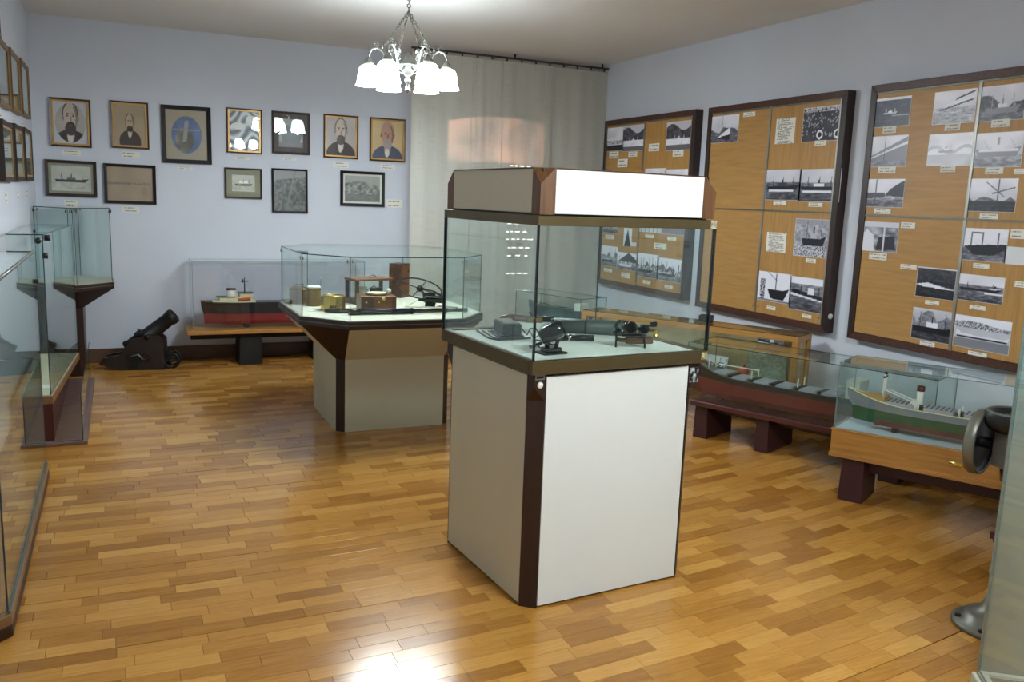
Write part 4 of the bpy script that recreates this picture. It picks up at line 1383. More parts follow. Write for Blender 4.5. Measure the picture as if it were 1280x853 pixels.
MB().box(-0.09, 0.11, -0.014, 0.014, 0.0, 0.031).build('rest', M_cloth, t)
# sextant with paired tubes
t = thing('sextant', 'brown and black sextant with two dark tubes on three legs', 'sextant', (1.975, 3.045, ZD), -12, 'instruments in the white vitrine')
arc = []
for k in range(15):
    a = radians(205 + 130 * k / 14)
    arc.append((0.0 + 0.075 * cos(a), 0.05 * sin(a) + 0.03, 0.026))
for nm, r, z in (('index_arc', 0.009, 0.03),):
    MB().tube([(p[0], p[1], z) for p in arc], r, 8).build(nm, M_brass_d, t)
MB().box(-0.035, 0.085, -0.030, -0.008, 0.016, 0.046).build('limb', mat('bronze_brown', (104, 80, 64), 0.35, metal=0.6, vary=0.15), t, 0.004)
for x, y in ((-0.075, -0.01), (0.045, -0.035), (0.02, 0.06)):
    MB().tube([(x, y, 0.0), (x, y, 0.05)], 0.0045, 8).build('leg', M_gun, t)
MB().prism([(-0.05, -0.01), (0.06, -0.005), (0.02, 0.055), (-0.03, 0.05)], 0.046, 0.056).build('frame', M_gun, t)
for x, r, z in ((-0.03, 0.027, 0.088), (0.028, 0.021, 0.081)):
    mm = Matrix.Translation((x, -0.035, z)) @ Matrix.Rotation(radians(84), 4, 'X')
    MB().lathe([(0.0005, -0.05), (r * 0.6, -0.05), (r * 0.7, -0.02), (r, 0.0), (r, 0.03), (r * 0.86, 0.03), (r * 0.8, 0.0), (0.0005, -0.01)], 18, mm).build('tube', M_gloss, t)
MB().torus((-0.055, -0.01, 0.088), 0.026, 0.007, 'y', 20, 6).build('shade_ring', M_gloss, t)
MB().tube([(-0.065, -0.02, 0.08), (-0.085, -0.015, 0.06), (-0.075, -0.02, 0.034)], 0.009, 8).build('handle', M_gloss, t)
MB().tube([(0.03, 0, 0.09), (0.10, 0.01, 0.088)], 0.004, 6).build('index_arm', M_gun, t)
MB().box(0.085, 0.108, -0.004, 0.018, 0.085, 0.108).build('mirror', M_gloss, t, 0.002)
MB().tube([(0.02, 0.02, 0.078), (0.12, 0.035, 0.062)], 0.006, 8).build('side_arm', M_brass_d, t)
MB().lathe([(0.012, 0), (0.012, 0.012), (0.007, 0.016), (0.007, 0.024), (0.014, 0.026), (0.014, 0.032), (0.0005, 0.033)], 14, Matrix.Translation((0.12, 0.035, 0.034))).build('eyepiece', M_brass, t)
# little strip of white card on the cloth
for k, (x, y, w_, rz) in enumerate(((1.60, 3.34, 0.17, -35), (2.02, 3.46, 0.09, 5))):
    o = MB().box(-w_ / 2, w_ / 2, -0.012, 0.012, 0, 0.002).build('title_strip', M_paper)
    o.location = (x, y, ZD)
    o.rotation_euler = (0, 0, radians(rz))
    tag(o, ('white card strip on the cloth near the left front glass', 'short white card strip behind the brown sextant')[k], 'card', 'card strips in the white vitrine')

# ------------------------------------------------------------------ cases with flared wooden corners
def oct_plan(x0, x1, y0, y1, c, c2=None):
    d = c2 or c
    return [(x0 + c, y0), (x1 - c, y0), (x1, y0 + d), (x1, y1 - d), (x1 - c, y1), (x0 + c, y1), (x0, y1 - d), (x0, y0 + d)]
def flared_case(name, lab, cat, bx, tx, zt, zg, zb0=0.50, chb=0.05, cht=0.25, cht2=0.30, group=None, m_panel=None):
    """bx, tx: plan rectangles of base and table; zt table height, zg top of the glass"""
    t = thing(name, lab, cat, ((bx[0] + bx[1]) / 2, (bx[2] + bx[3]) / 2, 0), 0, group)
    ox, oy = t.location.x, t.location.y
    sh_ = lambda P: [(x - ox, y - oy) for x, y in P]
    P0 = sh_(oct_plan(*bx, chb))
    P1 = sh_(oct_plan(*tx, cht, cht2))
    zf = zt - 0.055
    for k in range(8):
        j = (k + 1) % 8
        corner = k in (1, 3, 5, 7)
        a0, b0, a1, b1 = P0[k], P0[j], P1[k], P1[j]
        c0 = (0, 0)
        def inset(p, f=0.03):
            d = Vector((p[0], p[1]))
            return tuple(d * (1 - f / d.length))
        for z0, z1, A, B, A2, B2, nm in ((0.0, zb0, a0, b0, a0, b0, 'base'), (zb0, zf, a0, b0, a1, b1, 'flare')):
            vs = [(*A, z0), (*B, z0), (*B2, z1), (*A2, z1), (*inset(A), z0), (*inset(B), z0), (*inset(B2), z1), (*inset(A2), z1)]
            fs = [(0, 1, 2, 3), (5, 4, 7, 6), (4, 0, 3, 7), (1, 5, 6, 2), (3, 2, 6, 7), (4, 5, 1, 0)]
            m_ = M_dark if corner else (m_panel or M_lam)
            MB().add(vs, fs).build(('corner_post' if nm == 'base' else 'corner_bracket') if corner else ('side_panel' if nm == 'base' else 'flared_panel'), m_, t)
    MB().prism([tuple(Vector(p) * 1.012) for p in P1], zf, zt - 0.001).build('table_band', M_dark, t, 0.003)
    MB().prism([tuple(Vector(p) * 1.016) for p in P1], zt - 0.030, zt - 0.024).build('band_bead', M_grey, t)
    MB().prism([tuple(Vector(p) * 0.995) for p in P1], zt - 0.001, zt + 0.002).build('display_floor', M_cream, t)
    G = [tuple(Vector(p) * 0.985) for p in P1]
    for k in range(8):
        j = (k + 1) % 8
        pane_poly(t, G[k], G[j], zt + 0.002, zg - 0.0065)
    plate_poly(t, G, zg - 0.006, zg)
    for k in range(8):
        p = Vector((*G[k], zg - 0.03))
        d = Vector((G[k][0], G[k][1], 0)).normalized()
        for s in (-1, 1):
            q = Vector(G[(k + s) % 8])
            e = (q - Vector(G[k])).normalized() * 0.018
            MB().tube([(p.x + e.x + d.x * 0.006, p.y + e.y + d.y * 0.006, p.z - 0.012), (p.x + e.x + d.x * 0.006, p.y + e.y + d.y * 0.006, p.z + 0.010)], 0.004, 6).build('glass_clip', M_steel if zg < 1.3 else M_black, t)
    return t
mc = flared_case('display_table', 'glass topped octagonal display table with beige panels and dark corners', 'display case', (1.31, 2.115, 5.585, 6.42), (1.07, 2.355, 5.31, 6.69), 0.80, 1.212)

# brass instruments, left part of the table
ZT = 0.8022
def drum(loc, r, hh_, lab, m1, m2, nside=28, top=True):
    t = thing('brass_drum', lab, 'instrument', (*loc, ZT), 0, 'brass drums in the octagonal table')
    MB().lathe([(0.0005, 0), (r, 0), (r, hh_ * 0.12), (r * 0.97, hh_ * 0.14), (r * 0.97, hh_ * 0.86), (r * 1.02, hh_ * 0.88), (r * 1.02, hh_), (r * 0.9, hh_ * 1.02), (0.0005, hh_ * 1.03)], nside, smooth=nside > 12).build('drum', m1, t)
    MB().torus((0, 0, hh_ * 1.03), r * 0.8, r * 0.05, 'z', 24, 6).build('bezel', m2, t)
    return t
d1 = drum((1.345, 5.87), 0.088, 0.098, 'bright brass faceted drum in front, on the octagonal table', M_brass, M_brass, 12)
for k in range(3):
    MB().box(-0.075 + k * 0.05, -0.055 + k * 0.05, -0.096, -0.086, 0.0, 0.01).build('foot', M_brass, d1)
d2 = drum((1.262, 6.12), 0.052, 0.125, 'tall dull brass drum with white lid, behind the bright one', M_brass_d, M_white)
MB().lathe([(0.0005, 0), (0.052, 0), (0.046, 0.012), (0.0005, 0.014)], 24, Matrix.Translation((0, 0, 0.13))).build('lid', M_white, d2)
MB().tube([(0.05, 0.03, 0.12), (0.06, 0.03, 0.20)], 0.005, 6).build('post', M_steel, d2)
d3 = drum((1.19, 6.27), 0.075, 0.11, 'wide brown brass drum at the back left glass', M_brass_d, M_brass_d)
MB().tube([(-0.05, 0, 0.11), (-0.02, 0, 0.14), (0.03, 0, 0.135)], 0.007, 8).build('handle', M_chrome, d3)

# barograph in a wooden frame case
t = thing('barograph', 'dark wooden framed glass case instrument behind the mahogany box', 'instrument', (1.70, 6.24, ZT), 14)
bw, bd, bh = 0.155, 0.085, 0.172
MB().box(-bw, bw, -bd, bd, 0, 0.035).build('base', M_box_d, t, 0.004)
MB().box(-bw - 0.008, bw + 0.008, -bd - 0.008, bd + 0.008, 0.035, 0.042).build('moulding', M_box_d, t, 0.002)
for sx in (-1, 1):
    for sy in (-1, 1):
        MB().box(sx * bw - 0.012 - sx * 0.012, sx * bw + 0.012 - sx * 0.012, sy * bd - 0.01 - sy * 0.01, sy * bd + 0.01 - sy * 0.01, 0.042, bh).build('post', M_box_d, t)
MB().box(-bw - 0.006, bw + 0.006, -bd - 0.006, bd + 0.006, bh, bh + 0.016).build('top', M_box, t, 0.003)
for sy in (-1, 1):
    MB().box(-bw + 0.025, bw - 0.025, sy * bd - 0.002 - sy * 0.01, sy * bd + 0.002 - sy * 0.01, 0.043, bh - 0.001).build('pane', M_glass, t)
MB().lathe([(0.0005, 0.042), (0.045, 0.042), (0.045, 0.12), (0.0005, 0.12)], 20, Matrix.Translation((-0.07, 0, 0))).build('drum', M_white, t)
MB().box(0.02, 0.10, -0.03, 0.03, 0.043, 0.11).build('movement', M_gun, t, 0.003)
MB().tube([(0.06, 0, 0.11), (0.02, -0.04, 0.13), (-0.05, -0.05, 0.10)], 0.003, 6).build('pen_arm', M_gun, t)
MB().box(-0.01, 0.06, -0.02, 0.02, bh + 0.016, bh + 0.021).tube([(-0.005, 0, bh + 0.02), (0.01, 0, bh + 0.034), (0.04, 0, bh + 0.034), (0.055, 0, bh + 0.02)], 0.005, 8).build('handle', M_chrome, t)

# chronometer box with its lid up
t = thing('chronometer_box', 'squat mahogany instrument box with cream dial on top', 'wooden box', (1.655, 5.885, ZT), -4)
MB().box(-0.125, 0.125, -0.095, 0.095, 0, 0.10).build('body', M_box, t, 0.003)
MB().box(-0.1255, -0.035, -0.0965, -0.095, 0.004, 0.096).build('front_board', M_box_d, t)
for x in (-0.09, 0.0):
    MB().lathe([(0.0005, 0), (0.008, 0), (0.006, 0.003), (0.0005, 0.003)], 12, Matrix.Translation((x, -0.0968, 0.06)) @ Matrix.Rotation(pi / 2, 4, 'X')).build('brass_stud', M_brass, t)
MB().box(0.02, 0.045, -0.098, -0.095, 0.07, 0.09).build('lock', M_brass, t, 0.001)
MB().lathe([(0.075, 0.1005), (0.078, 0.104), (0.078, 0.112), (0.070, 0.116), (0.0005, 0.116)], 28).build('bezel', M_brass_d, t)
MB().lathe([(0.0005, 0.1165), (0.068, 0.1165), (0.066, 0.118), (0.0005, 0.118)], 28).build('dial', M_shipcream, t)
MB().tube([(0.095, 0.02, 0.10), (0.095, 0.02, 0.115)], 0.010, 10).ball((0.095, 0.02, 0.128), 0.016, 8).build('knob', M_white, t)
t = thing('wooden_box', 'tall mahogany box standing on end behind the squat instrument box', 'wooden box', (2.035, 6.565, ZT), 40)
bx_ = MB().box(-0.062, 0.062, -0.055, 0.055, 0.0, 0.265).build('body', M_box, t, 0.003)
MB().box(-0.066, -0.0622, -0.056, 0.056, 0.002, 0.262).build('dark_left_sheet', M_box_d, t)  # darker sheet over the left face of the closed box
MB().box(-0.064, 0.064, -0.057, 0.057, 0.2655, 0.270).build('cap', M_box_d, t)
for z in (0.05, 0.21):
    MB().box(0.03, 0.055, -0.058, -0.0551, z - 0.012, z + 0.012).build('hinge', M_brass, t)

# telescope lying along the front
t = thing('telescope', 'long black telescope lying along the front edge of the octagonal table', 'telescope', (1.76, 5.585, ZT), -1.5)
MB().tube([(-0.375, 0, 0.022), (-0.30, 0, 0.022)], 0.022, 14).build('objective', M_black, t)
MB().tube([(-0.30, 0, 0.022), (0.055, 0, 0.022)], 0.0195, 14).build('main_tube', mat('navy_leather', (22, 26, 48), 0.35), t)
MB().tube([(0.055, 0, 0.022), (0.07, 0, 0.022)], 0.022, 14).build('collar', M_gun, t)
MB().tube([(0.07, 0, 0.022), (0.30, 0, 0.022)], 0.0155, 12).build('draw_tube', M_gloss, t)
MB().tube([(0.30, 0, 0.022), (0.315, 0, 0.022)], 0.019, 12).build('collar', M_gun, t)
MB().tube([(0.315, 0, 0.022), (0.44, 0, 0.022)], 0.013, 12).build('draw_tube', M_gun, t)
MB().lathe([(0.013, 0.0), (0.018, 0.01), (0.018, 0.025), (0.0005, 0.026)], 12, Matrix.Translation((0.44, 0, 0.022)) @ Matrix.Rotation(pi / 2, 4, 'Y')).build('eyepiece', M_black, t)
t = thing('spyglass', 'short black tube with tapered end lying before the brass drum', 'telescope', (1.37, 5.70, ZT), -12)
MB().tube([(-0.12, 0, 0.017), (-0.03, 0, 0.017)], [0.013, 0.017], 12).build('hood', M_gun, t)
MB().tube([(-0.03, 0, 0.017), (0.17, 0, 0.017)], 0.0165, 12).build('tube', M_gloss, t)

# wheel of a log line, and a finned log rotor
t = thing('hand_reel', 'dark spoked hoop tilted on a small stand, behind the finned log rotor', 'reel', (2.12, 6.31, ZT), 10)
m = Matrix.Translation((0, 0, 0.095)) @ Matrix.Rotation(radians(-68), 4, 'X')
MB().torus((0, 0, 0), 0.175, 0.006, 'y', 40, 8, m=m).build('rim', M_gun, t)
for k in range(4):
    a = radians(45 + 90 * k)
    MB().tube([m @ Vector((0, 0, 0)), m @ Vector((0.175 * cos(a), 0, 0.175 * sin(a)))], 0.004, 6).build('spoke', M_gun, t)
MB().ball((0, 0, 0.095), 0.026, 8).build('hub', M_iron, t)
MB().tube([(0, 0, 0.095), (0.02, -0.03, 0.06), (0.02, -0.05, 0.0)], [0.008, 0.009, 0.012], 8).build('stand', M_iron, t)
MB().tube([(0.02, 0.0, 0.095), (0.12, -0.02, 0.07), (0.20, -0.06, 0.02)], 0.006, 8).build('arm', M_gun, t)
t = thing('log_rotor', 'dark finned brass log rotor with line lying on the table', 'log rotor', (2.095, 5.945, ZT), -15)
MB().tube([(-0.10, 0, 0.05), (-0.04, 0, 0.052), (0.03, 0, 0.054), (0.085, 0, 0.05), (0.095, 0, 0.05)], [0.008, 0.022, 0.026, 0.026, 0.016], 14).build('body', M_gun, t)
for k in range(4):
    a = radians(40 + 90 * k)
    d = Vector((0, cos(a), sin(a)))
    e = Vector((0, -sin(a), cos(a))) * 0.025
    vs = []
    for o_ in (Vector((0, -sin(a), cos(a))) * 0.002, Vector((0, sin(a), -cos(a))) * 0.002):
        vs += [Vector((-0.05, 0, 0.052)) + d * 0.02 + o_, Vector((0.03, 0, 0.054)) + d * 0.02 + o_, Vector((0.02, 0, 0.054)) + d * 0.05 + e + o_, Vector((-0.055, 0, 0.052)) + d * 0.05 + e * 0.6 + o_]
    vs = [Vector((v.x, v.y, max(0.001, v.z))) for v in vs]
    MB().add(vs, [(0, 1, 2, 3), (7, 6, 5, 4), (0, 4, 5, 1), (1, 5, 6, 2), (2, 6, 7, 3), (3, 7, 4, 0)]).build('fin', M_gun, t)
MB().tube([(-0.10, 0, 0.05), (-0.17, -0.01, 0.012), (-0.20, -0.05, 0.005), (-0.10, -0.09, 0.005), (0.05, -0.08, 0.005), (0.12, -0.05, 0.005)], 0.004, 6).build('line', M_cream, t)
t = thing('chart_divider', 'slender metal rods lying at the right end of the octagonal table', 'rods', (2.19, 5.86, ZT), -40)
for k in range(3):
    MB().tube([(-0.08, 0.035 * k - 0.05, 0.005), (0.07, 0.02 * k - 0.03, 0.005)], 0.0045, 6).build('rod', M_gun if k else M_cream, t)
for k, (x, y) in enumerate(((1.195, 5.83), (1.145, 6.05))):
    o = MB().box(-0.03, 0.03, -0.012, 0.012, 0, 0.002).build('number_card', M_paper)
    o.location = (x, y, ZT)
    o.rotation_euler = (0, 0, radians(-35))
    tag(o, ('white number card nearest the left front glass of the octagonal table', 'white number card behind the other, by the left glass')[k], 'card', 'number cards in the octagonal table')

# ------------------------------------------------------------------ ship models
def model_ship(name, lab, loc, rz, L, B, D, wl, m_low, m_up, m_deck, bow_rise=0.05, stern_rise=0.02, group=None, band=None):
    """bow towards local +x, keel on local z = 0"""
    t = thing(name, lab, 'model ship', loc, rz, group)
    N = 28
    S = [k / N for k in range(N + 1)]
    def hb(s):
        if s < 0.12:
            return B / 2 * (0.55 + 0.45 * (s / 0.12) ** 0.6)
        if s > 0.78:
            return B / 2 * max(0.03, 1 - ((s - 0.78) / 0.22) ** 1.8)
        return B / 2
    def hk(s):
        if s < 0.14:
            return B / 2 * max(0.03, 0.05 + 0.9 * (s / 0.14) ** 1.3)
        if s > 0.74:
            return B / 2 * max(0.02, 1 - ((s - 0.74) / 0.25) ** 1.5) if s < 0.985 else B / 2 * 0.02
        return B / 2
    def sheer(s):
        return D + bow_rise * max(0, (s - 0.7) / 0.3) ** 2 + stern_rise * max(0, (0.25 - s) / 0.25) ** 2
    def xx(s, zf):
        rake = 0.035 * L * zf * max(0, (s - 0.8) / 0.2) - 0.02 * L * zf * max(0, (0.1 - s) / 0.1)
        return (s - 0.5) * L + rake
    def grid(rows_of):
        R = [rows_of(s) for s in S]
        m = len(R[0])
        vs = [p for r in R for p in r]
        fs = [(i * m + j, (i + 1) * m + j, (i + 1) * m + j + 1, i * m + j + 1) for i in range(N) for j in range(m - 1)]
        fs.append([j for j in range(m)])
        fs.append([N * m + j for j in range(m)][::-1])
        return vs, fs
    def low(s):
        w, z = hk(s), wl
        h_ = [(-w, wl), (-w, wl * 0.35), (-w * 0.8, 0.0), (0, 0.0), (w * 0.8, 0.0), (w, wl * 0.35), (w, wl)]
        return [(xx(s, q[1] / D * 0.5), q[0], q[1]) for q in h_]
    def up(s):
        w, v, z = hk(s), hb(s), sheer(s)
        h_ = [(-v, z), (-(w + v) / 2, (wl + z) / 2), (-w, wl), (w, wl), ((w + v) / 2, (wl + z) / 2), (v, z)]
        return [(xx(s, (q[1] / D) * 0.5 + (0.5 if q[1] > wl * 1.01 else 0)), q[0], q[1]) for q in h_]
    def fin(o):
        bm = bmesh.new(); bm.from_mesh(o.data); bmesh.ops.recalc_face_normals(bm, faces=bm.faces); bm.to_mesh(o.data); bm.free()
        return o
    fin(MB().add(*grid(low), smooth=False).build('lower_hull', m_low, t))
    fin(MB().add(*grid(up), smooth=False).build('upper_hull', m_up, t))
    vs, fs = [], []
    for s in S:
        z = sheer(s) - 0.002 + 0.003
        v = hb(s) * 0.985
        vs += [(xx(s, 1.0), -v, z), (xx(s, 1.0), v, z)]
    for i in range(N):
        fs.append((2 * i, 2 * i + 2, 2 * i + 3, 2 * i + 1))
    MB().add(vs, fs).build('deck', m_deck, t)
    rb = MB()
    for sd in (-1, 1):
        rb.tube([(xx(s, 1.0), sd * hb(s), sheer(s) + 0.004) for s in S], 0.0035, 5)
    rb.build('bulwark', band or m_up, t)
    return t, sheer, (lambda s: (s - 0.5) * L)

def hatches(t, sheer, X, L, ss, ln, wd, m_, ht=0.012, ribs=0):
    for s in ss:
        o = MB().box(X(s) - ln / 2, X(s) + ln / 2, -wd / 2, wd / 2, sheer(s), sheer(s) + ht).build('hatch_cover', m_, t, 0.002)
        if ribs:
            r = MB()
            for k in range(ribs):
                x = X(s) - ln / 2 + ln * (k + 0.5) / ribs
                r.box(x - 0.003, x + 0.003, -wd / 2 - 0.002, wd / 2 + 0.002, sheer(s) + ht, sheer(s) + ht + 0.003)
            r.build('hatch_ribs', M_gun, o)
def mast(t, x, y, z, h_, r, m_, name='mast'):
    return MB().tube([(x, y, z), (x, y, z + h_)], [r, r * 0.6], 8).build(name, m_, t)
def bench(name, lab, loc, rz, ln, dp, zt, th, m_, legs, group=None, legm=None):
    """front left corner at loc, length along local x, depth along local y"""
    t = thing(name, lab, 'bench', (loc[0], loc[1], 0), rz, group)
    MB().box(0, ln, 0, dp, zt - th, zt).build('seat_plank', m_, t, 0.004)
    MB().box(0.04, ln - 0.04, dp * 0.35, dp * 0.65, zt - th - 0.06, zt - th).build('stretcher', legm or m_, t)
    for x0, x1, y0, y1 in legs:
        MB().prism([(x0, y0), (x1, y0), (x1, y1), (x0, y1)], 0, zt - th, [(x0 + 0.008, y0), (x1 - 0.008, y0), (x1 - 0.008, y1), (x0 + 0.008, y1)]).build('leg', legm or m_, t, 0.003)
    return t

# ------------------------------------------------------------------ back wall: ship case on an orange bench
b = bench('bench', 'orange topped low bench by the back wall under a ship case', (0.535, 8.06), 0, 1.66, 0.40, 0.335, 0.036, M_orange, [(0.45, 0.66, 0.05, 0.35), (1.15, 1.34, 0.05, 0.35)], 'low benches', M_iron)
t = thing('ship_case', 'glass ship case on the orange bench against the back wall', 'glass case', (0.56, 8.07, 0.336), 0, 'glass ship cases')
glass_box(t, 0.03, 1.60, 0.02, 0.37, 0.0, 0.625, light=True, clear=True)
MB().box(0.02, 1.61, 0.01, 0.38, -0.0005, 0.0).build('base_sheet', M_orange, t)
t, sh_, X_ = model_ship('model_ship', 'black and red tanker model with cream stern house, back wall', (1.37, 8.25, 0.375), 180, 1.34, 0.17, 0.195, 0.095, M_red_h, M_shipblack, M_deck, 0.03, 0.01, 'ship models')
t.rotation_euler = (0, 0, 0)
for s in (-1, 1):
    MB().box(s * 0.30 - 0.02, s * 0.30 + 0.02, -0.05, 0.05, -0.039, 0.002).build('cradle', M_shipblack, t)
z = sh_(0.15)
MB().box(-0.60, -0.22, -0.07, 0.07, z, z + 0.022).build('poop_house', M_shipcream, t, 0.002)
MB().box(-0.54, -0.26, -0.06, 0.06, z + 0.022, z + 0.05).build('deck_house', M_shipcream, t, 0.002)
MB().box(-0.36, -0.24, -0.065, 0.065, z + 0.05, z + 0.085).build('bridge', M_shipcream, t, 0.002)
MB().box(-0.37, -0.235, -0.07, 0.07, z + 0.086, z + 0.091).build('bridge_roof', M_deck, t)
MB().box(-0.56, -0.40, -0.065, 0.065, z + 0.05, z + 0.055).build('boat_deck', M_deck, t)
MB().lathe([(0.036, 0), (0.036, 0.07), (0.03, 0.072), (0.0005, 0.072)], 16, Matrix.Translation((-0.43, 0, z + 0.055)) @ Matrix.Diagonal((1.15, 0.8, 1, 1))).build('funnel', M_white, t)
MB().lathe([(0.037, 0), (0.037, 0.018), (0.03, 0.02), (0.0005, 0.02)], 16, Matrix.Translation((-0.43, 0, z + 0.112)) @ Matrix.Diagonal((1.15, 0.8, 1, 1))).build('funnel_top', M_red_d, t)
MB().tube([(-0.27, -0.075, z + 0.04), (-0.38, -0.075, z + 0.03)], [0.012, 0.012], 8).build('lifeboat', mat('orange_paint', (214, 96, 40), 0.5), t)
mm = mast(t, -0.31, 0, z + 0.09, 0.14, 0.006, M_gun)
MB().box(-0.345, -0.275, -0.005, 0.005, z + 0.19, z + 0.198).box(-0.33, -0.32, -0.004, 0.004, z + 0.18, z + 0.215).build('aerial', M_gun, mm)
mast(t, -0.655, 0, z, 0.13, 0.003, M_shipcream, 'flagstaff')
MB().box(0.10, 0.155, -0.025, 0.025, z - 0.005, z + 0.03).build('pump_house', M_white, t, 0.002)
mast(t, 0.125, 0, z + 0.03, 0.13, 0.011, M_shipcream, 'kingpost')
MB().tube([(0.13, 0, z + 0.12), (0.34, 0.0, z + 0.09)], 0.004, 6).build('boom', M_shipcream, t)
MB().box(-0.2, 0.08, -0.004, 0.004, z + 0.005, z + 0.012).build('catwalk', M_shipgrey, t)
mast(t, 0.46, 0, z, 0.10, 0.004, M_shipcream)

# ------------------------------------------------------------------ the old ship's cannon
M_cannon_wood = mat('old_black_brown_wood', (34, 22, 18), 0.55, vary=0.3)
t = thing('cannon', 'small old iron cannon on a dark wooden carriage by the back wall', 'cannon', (0.135, 8.20, 0), -10)
t.scale = (0.9, 0.9, 0.9)
for s in (-1, 1):
    P = [(-0.34, 0.06), (-0.30, 0.12), (-0.16, 0.15), (-0.05, 0.30), (0.10, 0.35), (0.20, 0.34), (0.25, 0.29), (0.25, 0.0), (0.06, 0.0), (-0.16, 0.0)]
    y0, y1 = sorted((s * 0.085, s * 0.125))
    n = len(P)
    vs = [(x, y0, z) for x, z in P] + [(x, y1, z) for x, z in P]
    fs = [list(range(n)), list(range(n, 2 * n))[::-1]] + [(i, (i + 1) % n, n + (i + 1) % n, n + i) for i in range(n)]
    o = MB().add(vs, fs).build('carriage_cheek', M_cannon_wood, t)
    bm = bmesh.new(); bm.from_mesh(o.data); bmesh.ops.recalc_face_normals(bm, faces=bm.faces); bm.to_mesh(o.data); bm.free()
MB().box(0.16, 0.235, -0.084, 0.084, 0.02, 0.27).build('transom', M_cannon_wood, t)
MB().box(-0.20, 0.15, -0.084, 0.084, 0.05, 0.09).build('bed', M_cannon_wood, t)
m = Matrix.Translation((0.10, 0, 0.335)) @ Matrix.Rotation(radians(-39), 4, 'Y') @ Matrix.Rotation(pi / 2, 4, 'Y')
prof = [(0.0005, -0.31), (0.02, -0.305), (0.028, -0.285), (0.018, -0.262), (0.05, -0.25), (0.092, -0.24), (0.096, -0.215), (0.084, -0.205), (0.082, -0.06), (0.088, -0.055), (0.088, -0.035), (0.074, -0.03), (0.068, 0.24), (0.076, 0.255), (0.078, 0.28), (0.073, 0.31), (0.05, 0.312), (0.046, 0.25), (0.0005, 0.24)]
bar = MB().lathe(prof, 24, m).build('barrel', M_iron, t)
MB().tube([(0.10, -0.13, 0.325), (0.10, 0.13, 0.325)], 0.024, 12).build('trunnion', M_iron, t)
MB().torus(tuple(m @ Vector((0, 0, 0.305))), 0.063, 0.012, 'z', 24, 8, m=m.to_3x3().to_4x4()).build('muzzle_ring', M_gun, bar)
MB().box(-0.02, 0.07, -0.10, 0.10, 0.34, 0.365).build('cap_square', M_iron, t, 0.003)
MB().tube([(0.02, -0.05, 0.365), (0.0, -0.05, 0.40), (0.04, -0.05, 0.385)], 0.007, 8).build('hook', M_iron, t)
for x in (0.31,):
    for s in (-1, 1):
        w_ = MB().torus((x, s * 0.07, 0.085), 0.07, 0.014, 'y', 24, 8).build('truck_wheel', M_iron, t)
        MB().box(x - 0.065, x + 0.065, s * 0.07 - 0.006, s * 0.07 + 0.006, 0.075, 0.095).build('spoke', M_iron, w_)
MB().tube([(0.31, -0.10, 0.085), (0.31, 0.10, 0.085)], 0.014, 10).build('axle', M_iron, t)
MB().box(0.24, 0.32, -0.03, 0.03, 0.06, 0.10).build('axle_arm', M_iron, t)
MB().torus((0.09, -0.132, 0.13), 0.035, 0.009, 'y', 18, 6).build('ring_bolt', M_iron, t)
MB().box(-0.06, 0.02, -0.145, -0.126, 0.02, 0.17).build('iron_strap', M_iron, t)
MB().tube([(-0.06, -0.15, 0.14), (0.02, -0.15, 0.16), (0.06, -0.15, 0.11)], 0.008, 8).build('chain_loop', M_steel, t)

# ------------------------------------------------------------------ left side: three cases along the wall
t = flared_case('display_table', 'glass case on dark wooden brackets in the far left corner', 'display case', (-0.60, -0.285, 7.93, 8.50), (-0.615, -0.045, 7.66, 8.508), 0.80, 1.415, 0.58, 0.04, 0.26, 0.27, m_panel=M_dark)
MB().box(-0.02, 0.10, -0.12, -0.08, 0.803, 0.806).build('name_plate', M_paper, t)
M_base_edge = mat('worn_plum_wood', (112, 84, 76), 0.4, vary=0.25)
M_brown_edge = mat('brown_wood_edge', (126, 92, 56), 0.4, vary=0.25, stretch=(9, 0.6, 9))
t = thing('wall_vitrine', 'low tray vitrine along the left wall, behind the nearest glass', 'display case', (-0.60, 5.80, 0), 0, 'glass cases along the left wall')
# x runs 0 .. out into the room, y runs away from the camera
MB().box(0.0, 0.385, -0.02, 1.95, 0.0, 0.022).build('plinth', M_base_edge, t, 0.003)
MB().box(0.01, 0.20, 0.03, 1.85, 0.0225, 0.262).build('cabinet', M_red_d, t)
MB().box(0.0, 0.33, 0.0, 0.012, 0.0225, 0.03).build('metal_channel', M_steel, t)
pane(t, 0.355, 0.361, 0.0, 1.9, 0.0225, 0.33)
pane(t, 0.21, 0.354, 0.0, 0.006, 0.0225, 0.25)
tray = MB().prism([(0.0, 0.0), (0.205, 0.0), (0.300, 1.5), (0.0, 1.5)], 0.265, 0.316).build('tray', M_brown_edge, t, 0.003)
MB().prism([(0.004, 0.006), (0.198, 0.006), (0.292, 1.494), (0.004, 1.494)], 0.3165, 0.3185).build('tray_floor', mat('tray_cloth', (196, 190, 160), 0.9), t)
gp = [(0.004, 0.008), (0.196, 0.008), (0.290, 1.492), (0.004, 1.492)]
for k in range(3):
    pane_poly(t, gp[k], gp[k + 1], 0.319, 1.293)
plate_poly(t, gp, 1.2935, 1.30)
for (x, y, z) in ((0.17, 0.0, 1.262), (0.215, 0.07, 1.275), (0.20, 0.05, 1.17)):
    clip(t, (x, y, z), 'Y' if y < 0.01 else 'X', 0.018, 0.03)
for k, (x, y) in enumerate(((0.06, 0.25), (0.15, 0.28))):
    MB().box(x - 0.035, x + 0.035, y - 0.05, y + 0.05, 0.3187, 0.3207).build('number_card', M_paper, t)

